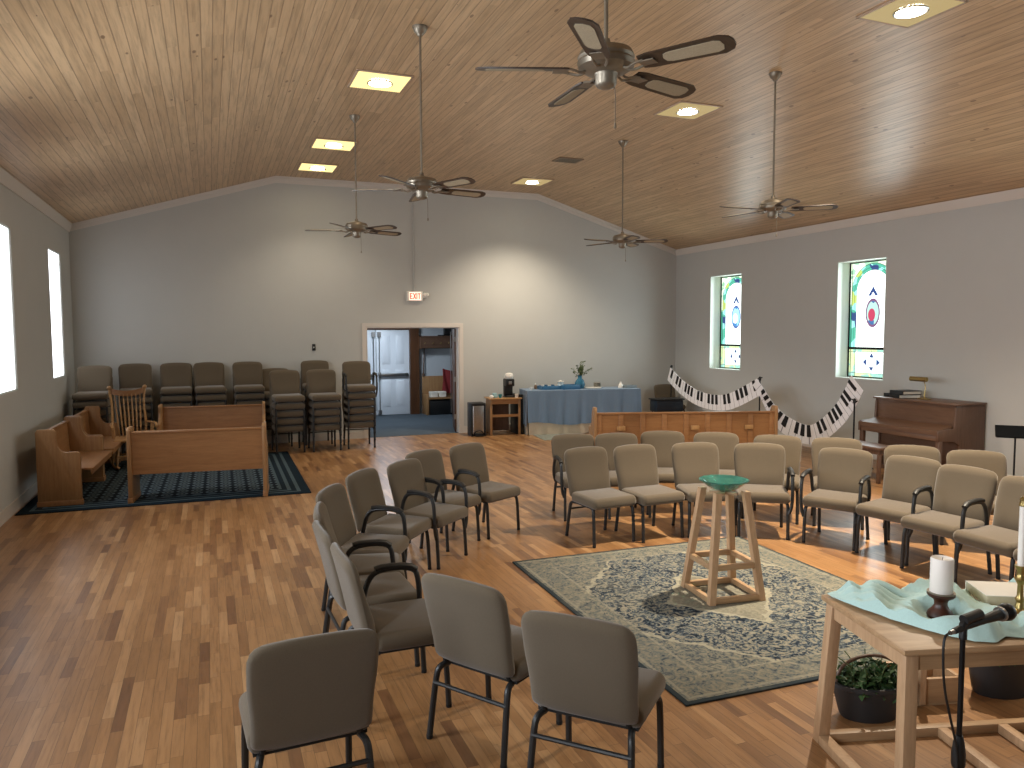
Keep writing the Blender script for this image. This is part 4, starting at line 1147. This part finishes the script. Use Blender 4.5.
# side table with coffee things
SA = rad(-8)
r = empty('side_table', (4.97, 13.72, 0), SA, 'small oak side table left of the blue draped table', 'table')
b = MB(); b.box(-.03, .63, -.03, .45, .70, .725, .005); b.build('tabletop', M['oaklt'], r)
for u in (0, .56):
    for v in (0, .38):
        b = MB(); b.box(u, u+.042, v, v+.042, 0, .70, .003); b.build('leg', M['oakz'], r)
b = MB(); b.box(.04, .56, .004, .022, .61, .70); b.box(.04, .56, .395, .413, .60, .70); b.box(.006, .024, .04, .38, .04, .70); b.build('apron', M['oak'], r)
b = MB(); b.box(.04, .56, .004, .03, .36, .41); b.build('front_rail', M['oak'], r)
b = MB(); b.box(.024, .46, .39, .402, .05, .62); b.build('back_panel', M['walnutz'], r)
def st(u, v): q = Matrix.Translation((4.97, 13.72, .725)) @ Matrix.Rotation(SA, 4, 'Z') @ Vector((u, v, 0)); return (q.x, q.y, q.z)
r = empty('coffee_maker', st(.42, .22), SA, 'black coffee maker on the small oak side table', 'coffee maker')
b = MB(); b.box(-.085, .085, -.13, .13, 0, .03, .008); b.box(-.085, .085, .02, .13, .03, .36, .01); b.box(-.085, .085, -.13, .05, .22, .36, .012); b.build('machine_body', M['black'], r)
b = MB(); b.box(-.05, .05, -.12, .0, .03, .036); b.box(-.03, .03, -.134, -.13, .26, .32, .002); b.build('drip_tray', M['steel'], r)
b = MB(); b.lathe([(0, 0), (.07, 0), (.085, .03), (.085, .06), (.07, .10), (.03, .115), (0, .118)], 20); p = st(.42, .2)
tag(b.build('filter_tub', M['white'], None, (p[0], p[1], p[2]+.362)), 'rounded white tub on top of the coffee maker', 'tub')
b = cup(.075, .04); tag(b.build('coffee_cup', M['white'], None, st(.54, .06)), 'white cup right of the coffee maker', 'cup')
b = cup(.07, .038); tag(b.build('coffee_cup', M['tealg'], None, st(.22, .1)), 'teal cup on the oak side table', 'cup')
b = MB(); b.box(-.05, .05, -.05, .05, 0, .05, .006); b.box(-.04, .04, -.04, .04, .05, .09, .01); tag(b.build('tea_box', plain('pale_blue_box', '#9fc3c9', .5), None, st(.12, .16)), 'small pale blue box on the oak side table', 'box')
b = MB(); b.lathe([(0, 0), (.03, 0), (.045, .03), (.03, .055), (0, .06)], 14); tag(b.build('sugar_pot', M['white'], None, st(.04, .06)), 'little white pot at the left edge of the side table', 'pot')
b = MB(); b.box(-.05, .05, -.22, .22, 0, .78, .01); b.box(-.06, .06, -.23, .23, 0, .03)  # plain black block for an unidentified dark strip left of the blue cloth
o = tag(b.build('narrow_black_box', M['black'], None, (5.60, 13.93, 0)), 'narrow black box between the oak side table and blue table', 'cabinet'); 

# step bin
r = empty('trash_can', (4.76, 13.93, 0), rad(-4), 'brushed steel step trash can with black lid beside the doorway', 'trash can')
b = MB(); b.box(-.12, .12, -.16, .14, .04, .60, .03, 4); b.build('bin_body', M['steel'], r)
b = MB(); b.box(-.145, -.12, -.165, .15, .0, .62, .008); b.box(.12, .145, -.165, .15, .0, .62, .008); b.box(-.145, .145, -.165, .15, .59, .64, .012); b.box(-.13, .13, -.15, .14, 0, .04, .004); b.build('lid_and_sides', M['black'], r)
b = MB(); b.prism([(-.08, -.26), (.08, -.26), (.06, -.15), (-.06, -.15)], 'z', .01, .03); b.tube([(-.10, -.15, .03), (-.06, -.2, .11), (.06, -.2, .11), (.10, -.15, .03)], .01, 8, 2); b.build('pedal', M['black'], r)

# black bin and chair in the far right corner
put_chair(9.12, 13.86, 175, '', 'single oatmeal chair in the far right corner behind the navy tub', 'corner chair')
r = empty('storage_tub', (8.68, 13.33, 0), rad(-5), 'navy plastic tub on a low stand in the right corner', 'tub')
b = MB(); b.box(-.30, .30, -.16, .16, .36, .60, .02); b.build('tub_body', M['navy'], r)
b = MB(); b.box(-.32, .32, -.18, .18, .60, .63, .008); b.build('rim', M['black'], r)
b = MB()
for sx in (-1, 1):
    for sy in (-1, 1): b.tube([(sx*.26, sy*.12, .36), (sx*.28, sy*.14, 0)], .012, 8)
b.build('stand_legs', M['tubing'], r)

# ------------------------------------------------------------------ piano
PX, PY0, PY1 = 9.53, 7.04, 8.34
r = empty('upright_piano', (0, 0, 0), 0, 'brown walnut upright piano against the right wall', 'piano')
sidep = [(PX, 0), (PX, 1.02), (9.00, 1.02), (8.985, .98), (8.97, .72), (8.70, .71), (8.67, .69), (8.67, .57), (8.97, .55), (9.06, .5), (9.06, 0)]
for y in (PY0, PY1-.035):
    b = MB(); b.prism(sidep, 'y', y, y+.035, bev=.004); b.build('side_panel', M['walnutz'], r)
b = MB(); b.box(8.96, PX, PY0-.02, PY1+.02, 1.02, 1.045, .006); b.build('lid', M['walnut'], r)
b = MB(); b.prism([(9.02, .72), (9.04, .72), (9.03, 1.02), (9.0, 1.02)], 'y', PY0+.035, PY1-.035); b.build('upper_panel', M['walnut'], r)
b = MB(); b.box(8.69, 9.04, PY0+.035, PY1-.035, .57, .64, .004); b.build('keybed', M['walnut'], r)
b = MB(); b.prism([(8.68, .64), (8.72, .64), (9.0, .74), (9.0, .755), (8.70, .70), (8.68, .70)], 'y', PY0+.035, PY1-.035); b.build('fallboard', M['walnut'], r)
b = MB(); b.box(9.08, 9.10, PY0+.035, PY1-.035, .06, .57); b.box(9.06, PX, PY0, PY1, 0, .06, .004); b.build('lower_panel', M['walnut'], r)
for y in (PY0, PY1-.06):
    b = MB(); b.box(8.70, 8.76, y, y+.06, 0, .57, .006); b.build('leg', M['walnutz'], r)
b = MB(); b.box(9.45, PX, PY0+.05, PY1-.05, .06, 1.0); b.build('back_board', M['doorwood'], r)
b = MB()
for k in (-.08, 0, .08): b.box(8.98, 9.08, (PY0+PY1)/2+k-.012, (PY0+PY1)/2+k+.012, .06, .075, .003)
b.build('pedal', M['brass'], r)
# piano bench
r = empty('piano_bench', (8.22, 7.75, 0), 0, 'brown piano bench in front of the upright piano', 'bench')
b = MB(); b.box(-.17, .17, -.38, .38, .44, .475, .006); b.build('bench_seat', M['walnut'], r)
b = MB(); b.box(-.15, .15, -.35, .35, .38, .44); b.build('apron', M['walnutz'], r)
for sx in (-1, 1):
    for sy in (-1, 1):
        b = MB(); b.box(sx*.14-.02, sx*.14+.02, sy*.34-.02, sy*.34+.02, 0, .38, .003); b.build('leg', M['walnutz'], r)
# books and lamp on the piano
def binder(x, y, z, rz, label, rx=0):
    r = empty('music_book', (x, y, z), rz, label, 'book', 'black books on the piano')
    b = MB(); b.box(-.12, .12, -.15, .15, .006, .045); b.build('pages', M['paper'], r)
    b = MB(); b.box(-.13, .13, -.16, .16, 0, .006); b.box(-.13, .13, -.16, .16, .045, .052); b.box(-.13, .13, .15, .16, 0, .052, .001); b.build('book_cover', M['black'], r)
    r.rotation_euler[0] = rx
binder(9.26, 8.17, 1.045, rad(92), 'black book at the left end of the piano top')
binder(9.20, 8.02, 1.045, rad(70), 'black book flat on the piano beside the brass lamp')
binder(9.19, 8.00, 1.098, rad(82), 'black book topmost on the pile beside the brass lamp')
r = empty('piano_lamp', (9.22, 7.72, 1.045), 0, 'brass piano lamp on top of the piano', 'lamp')
b = MB(); b.lathe([(0, 0), (.07, 0), (.072, .012), (.03, .022), (.01, .03), (0, .03)], 20, sx=.8, sy=1.5); b.build('lamp_base', M['brass'], r)
b = MB(); b.tube([(0, 0, .02), (.02, 0, .18), (.0, .02, .275), (-.06, .06, .285)], .007, 8, 2); b.build('lamp_arm', M['brass'], r)
b = MB(); b.tube([(-.06, -.08, .28), (-.06, .18, .28)], .033, 14); b.build('lamp_shade', M['brass'], r)

# music stand
r = empty('music_stand', (8.14, 5.66, 0), rad(-46), 'black music stand at the right photo edge beside the back row', 'music stand')
b = MB(); b.prism([(-.20, 0), (.20, 0), (.175, .25), (-.175, .25)], 'y', -.006, .0, T(0, -.09, .84, rad(-66), 0, 0)); b.build('desk', M['desk'], r)
b = MB(); b.box(-.19, .19, -.115, -.08, .835, .841); b.box(-.19, .19, -.118, -.112, .835, .85); b.tube([(0, 0, .84), (0, .02, .885)], .014, 8); b.build('desk_lip', M['desk'], r)
b = MB(); b.tube([(0, 0, .03), (0, 0, .86)], .01, 10); b.build('pole', M['blackm'], r)
for k in range(3):
    a = k*2*pi/3; b = MB(); b.tube([(0, 0, .16), (.2*cos(a), .2*sin(a), .05), (.26*cos(a), .26*sin(a), .008)], .008, 6, 1); b.build('leg', M['blackm'], r)

# ------------------------------------------------------------------ keyboard banner and its stands
def banner_stand(x, y, h, label):
    r = empty('banner_stand', (x, y, 0), random.uniform(0, 2), label, 'stand', 'black stands holding the keyboard banner')
    b = MB(); b.tube([(0, 0, .2), (0, 0, h)], .012, 10); b.build('pole', M['blackm'], r)
    b = MB(); b.lathe([(0, h-.02), (.022, h-.02), (.024, h+.03), (.01, h+.05), (0, h+.05)], 12); b.tube([(-.06, 0, h+.01), (.06, 0, h+.03)], .012, 8); b.build('clamp', M['black'], r)
    for k in range(3):
        a = k*2*pi/3; b = MB(); b.tube([(0, 0, .32), (.27*cos(a), .27*sin(a), .02)], .009, 6); b.build('leg', M['blackm'], r)
S1, S2, S3 = (9.0, 13.68, 1.24), (8.62, 10.46, 1.20), (8.60, 8.43, 1.30)
banner_stand(S1[0]+.03, S1[1]+.02, 1.24, 'black stand at the left end of the keyboard banner')
banner_stand(S2[0]+.04, S2[1], 1.18, 'black stand holding the middle of the keyboard banner')
banner_stand(S3[0]-.02, S3[1]-.1, .98, 'black stand at the right end of the banner beside the piano')
def banner(pts, width, nk, start, label, taper=0, group='piano keyboard banner swags'):
    # Catmull-Rom through pts, keys spaced evenly
    P = [Vector(p) for p in pts]; P = [P[0]*2-P[1]]+P+[P[-1]*2-P[-2]]
    C = []
    for i in range(1, len(P)-2):
        for k in range(24):
            t = k/24; a, b_, c_, d_ = P[i-1], P[i], P[i+1], P[i+2]
            C.append(.5*((2*b_)+(c_-a)*t+(2*a-5*b_+4*c_-d_)*t*t+(3*b_-a-3*c_+d_)*t**3))
    C.append(P[-2])
    S = [0]
    for i in range(1, len(C)): S.append(S[-1]+(C[i]-C[i-1]).length)
    tot = S[-1]
    def at(s):
        s = max(0, min(tot, s))
        for i in range(1, len(S)):
            if S[i] >= s:
                k = (s-S[i-1])/(S[i]-S[i-1]) if S[i] > S[i-1] else 0
                t = (C[i]-C[i-1]).normalized(); return C[i-1].lerp(C[i], k), t
        return C[-1], t
    def frame(s, w):     # w 0 top .. 1 bottom
        c, t = at(s); nrm = Vector((-1, 0, 0)); nrm = (nrm-t*nrm.dot(t)).normalized()
        dn = t.cross(nrm).normalized()
        if dn.z > 0: dn = -dn
        e_ = min(1, s/taper) if taper else 1; return c+dn*width*(.5+.5*e_*e_)*w, nrm
    r = empty('keyboard_banner', (0, 0, 0), 0, label, 'banner', group)
    b = MB(); b.grid(lambda u, v: frame(u*tot, v)[0], 90, 4, .006); b.build('white_keys', M['key'], r)
    kw = tot/nk
    ln = MB()
    def patch(mb, s0, s1, w0, w1, off):
        g = bmesh.new(); n = 3; V = []
        for o_ in (off, off+.004):
            for j in (w0, w1):
                V.append([g.verts.new(frame(s0+(s1-s0)*i/n, j)[0]+frame(s0, 0)[1]*o_) for i in range(n+1)])
        a, b_, c_, d_ = V
        for i in range(n):
            g.faces.new((a[i], a[i+1], b_[i+1], b_[i])); g.faces.new((c_[i], d_[i], d_[i+1], c_[i+1]))
            g.faces.new((a[i], c_[i], c_[i+1], a[i+1])); g.faces.new((b_[i], b_[i+1], d_[i+1], d_[i]))
        g.faces.new((a[0], b_[0], d_[0], c_[0])); g.faces.new((a[n], c_[n], d_[n], b_[n]))
        bmesh.ops.recalc_face_normals(g, faces=g.faces); mb.merge(g)
    for i in range(1, nk):
        patch(ln, i*kw-.003, i*kw+.003, 0, 1, .004)
        if (i+start) % 7 not in (0, 3): bl = MB(); patch(bl, i*kw-kw*.30, i*kw+kw*.30, 0, .62, .008); bl.build('black_key', M['keyblack'], r)
    ln.build('key_seams', M['keyline'], r)
banner([S1, (8.92, 13.1, 1.0), (8.8, 12.3, .83), (8.7, 11.4, .86), S2], .29, 25, 5, 'left swag of the black and white keyboard banner before the right wall')
banner([(8.60, 10.45, 1.18), (8.64, 10.30, 1.0), (8.72, 10.16, .78), (8.84, 9.95, .58), (8.88, 9.5, .50), (8.80, 9.0, .78), (8.70, 8.68, 1.06), (8.58, 8.40, 1.36)], .31, 24, 2, 'right swag of the black and white keyboard banner rising toward the piano', .8)
# small things on the floor behind the chairs
b = MB(); b.box(-.2, .2, -.15, .15, 0, .17, .01); b.box(-.205, .205, -.155, .155, .15, .19, .008)
tag(b.build('white_box', plain('pale_grey_card', '#b8b6b4', .7), None, (8.62, 9.78, 0)), 'low pale grey box on the floor below the keyboard banner', 'box')

# remove unused template if it was never placed (plain chair template)
def drop(o):
    for c in list(o.children): drop(c)
    bpy.data.objects.remove(o)
drop(T0)

# ------------------------------------------------------------------ daylight and lobby light
for i, (a, c) in enumerate(LW):
    add_area('window_daylight', (XL+.02, (a+c)/2, 2.28), (0, rad(-90), 0), 1.8, 0.5 if a > 12 else 18 if a > 9 else 58, (.86, .93, 1), 'RECTANGLE', .9, rad(150))
for i, (a, c) in enumerate(RW):
    add_area('window_daylight', (XR+.12, (a+c)/2, 2.18), (0, rad(90), 0), 1.8, 16, (.84, .96, 1), 'RECTANGLE', .85, rad(150))
add_area('lobby_lamp', (3.6, 16.6, 2.58), (0, 0, 0), .5, 42, (.8, .9, 1), 'SQUARE')

w = bpy.data.worlds.new('world'); scn.world = w; w.use_nodes = True
w.node_tree.nodes['Background'].inputs[0].default_value = (.6, .7, .85, 1); w.node_tree.nodes['Background'].inputs[1].default_value = .4

# ------------------------------------------------------------------ camera
cam = bpy.data.cameras.new('camera'); co = bpy.data.objects.new('camera', cam); COL.objects.link(co); scn.camera = co
cam.sensor_width = 36; cam.lens = 762/1024*36; cam.clip_start = .05; cam.clip_end = 100
yaw, pitch, roll = rad(21.562), rad(3.91), rad(-.205)
fw = Vector((sin(yaw)*cos(pitch), cos(yaw)*cos(pitch), -sin(pitch))); rt_ = Vector((cos(yaw), -sin(yaw), 0)); up = rt_.cross(fw)
r2 = rt_*cos(roll)+up*sin(roll); u2 = -rt_*sin(roll)+up*cos(roll)
m3 = Matrix((r2, u2, -fw)).transposed()
co.matrix_world = Matrix.Translation((0, 0, 2.0)) @ m3.to_4x4()

scn.view_settings.view_transform = 'Standard'; scn.view_settings.look = 'None'; scn.view_settings.gamma = 1
scn.view_settings.use_curve_mapping = False; scn.view_settings.exposure = 0.52
scn.cycles.use_denoising = True
scn.cycles.max_bounces = 8; scn.cycles.diffuse_bounces = 5
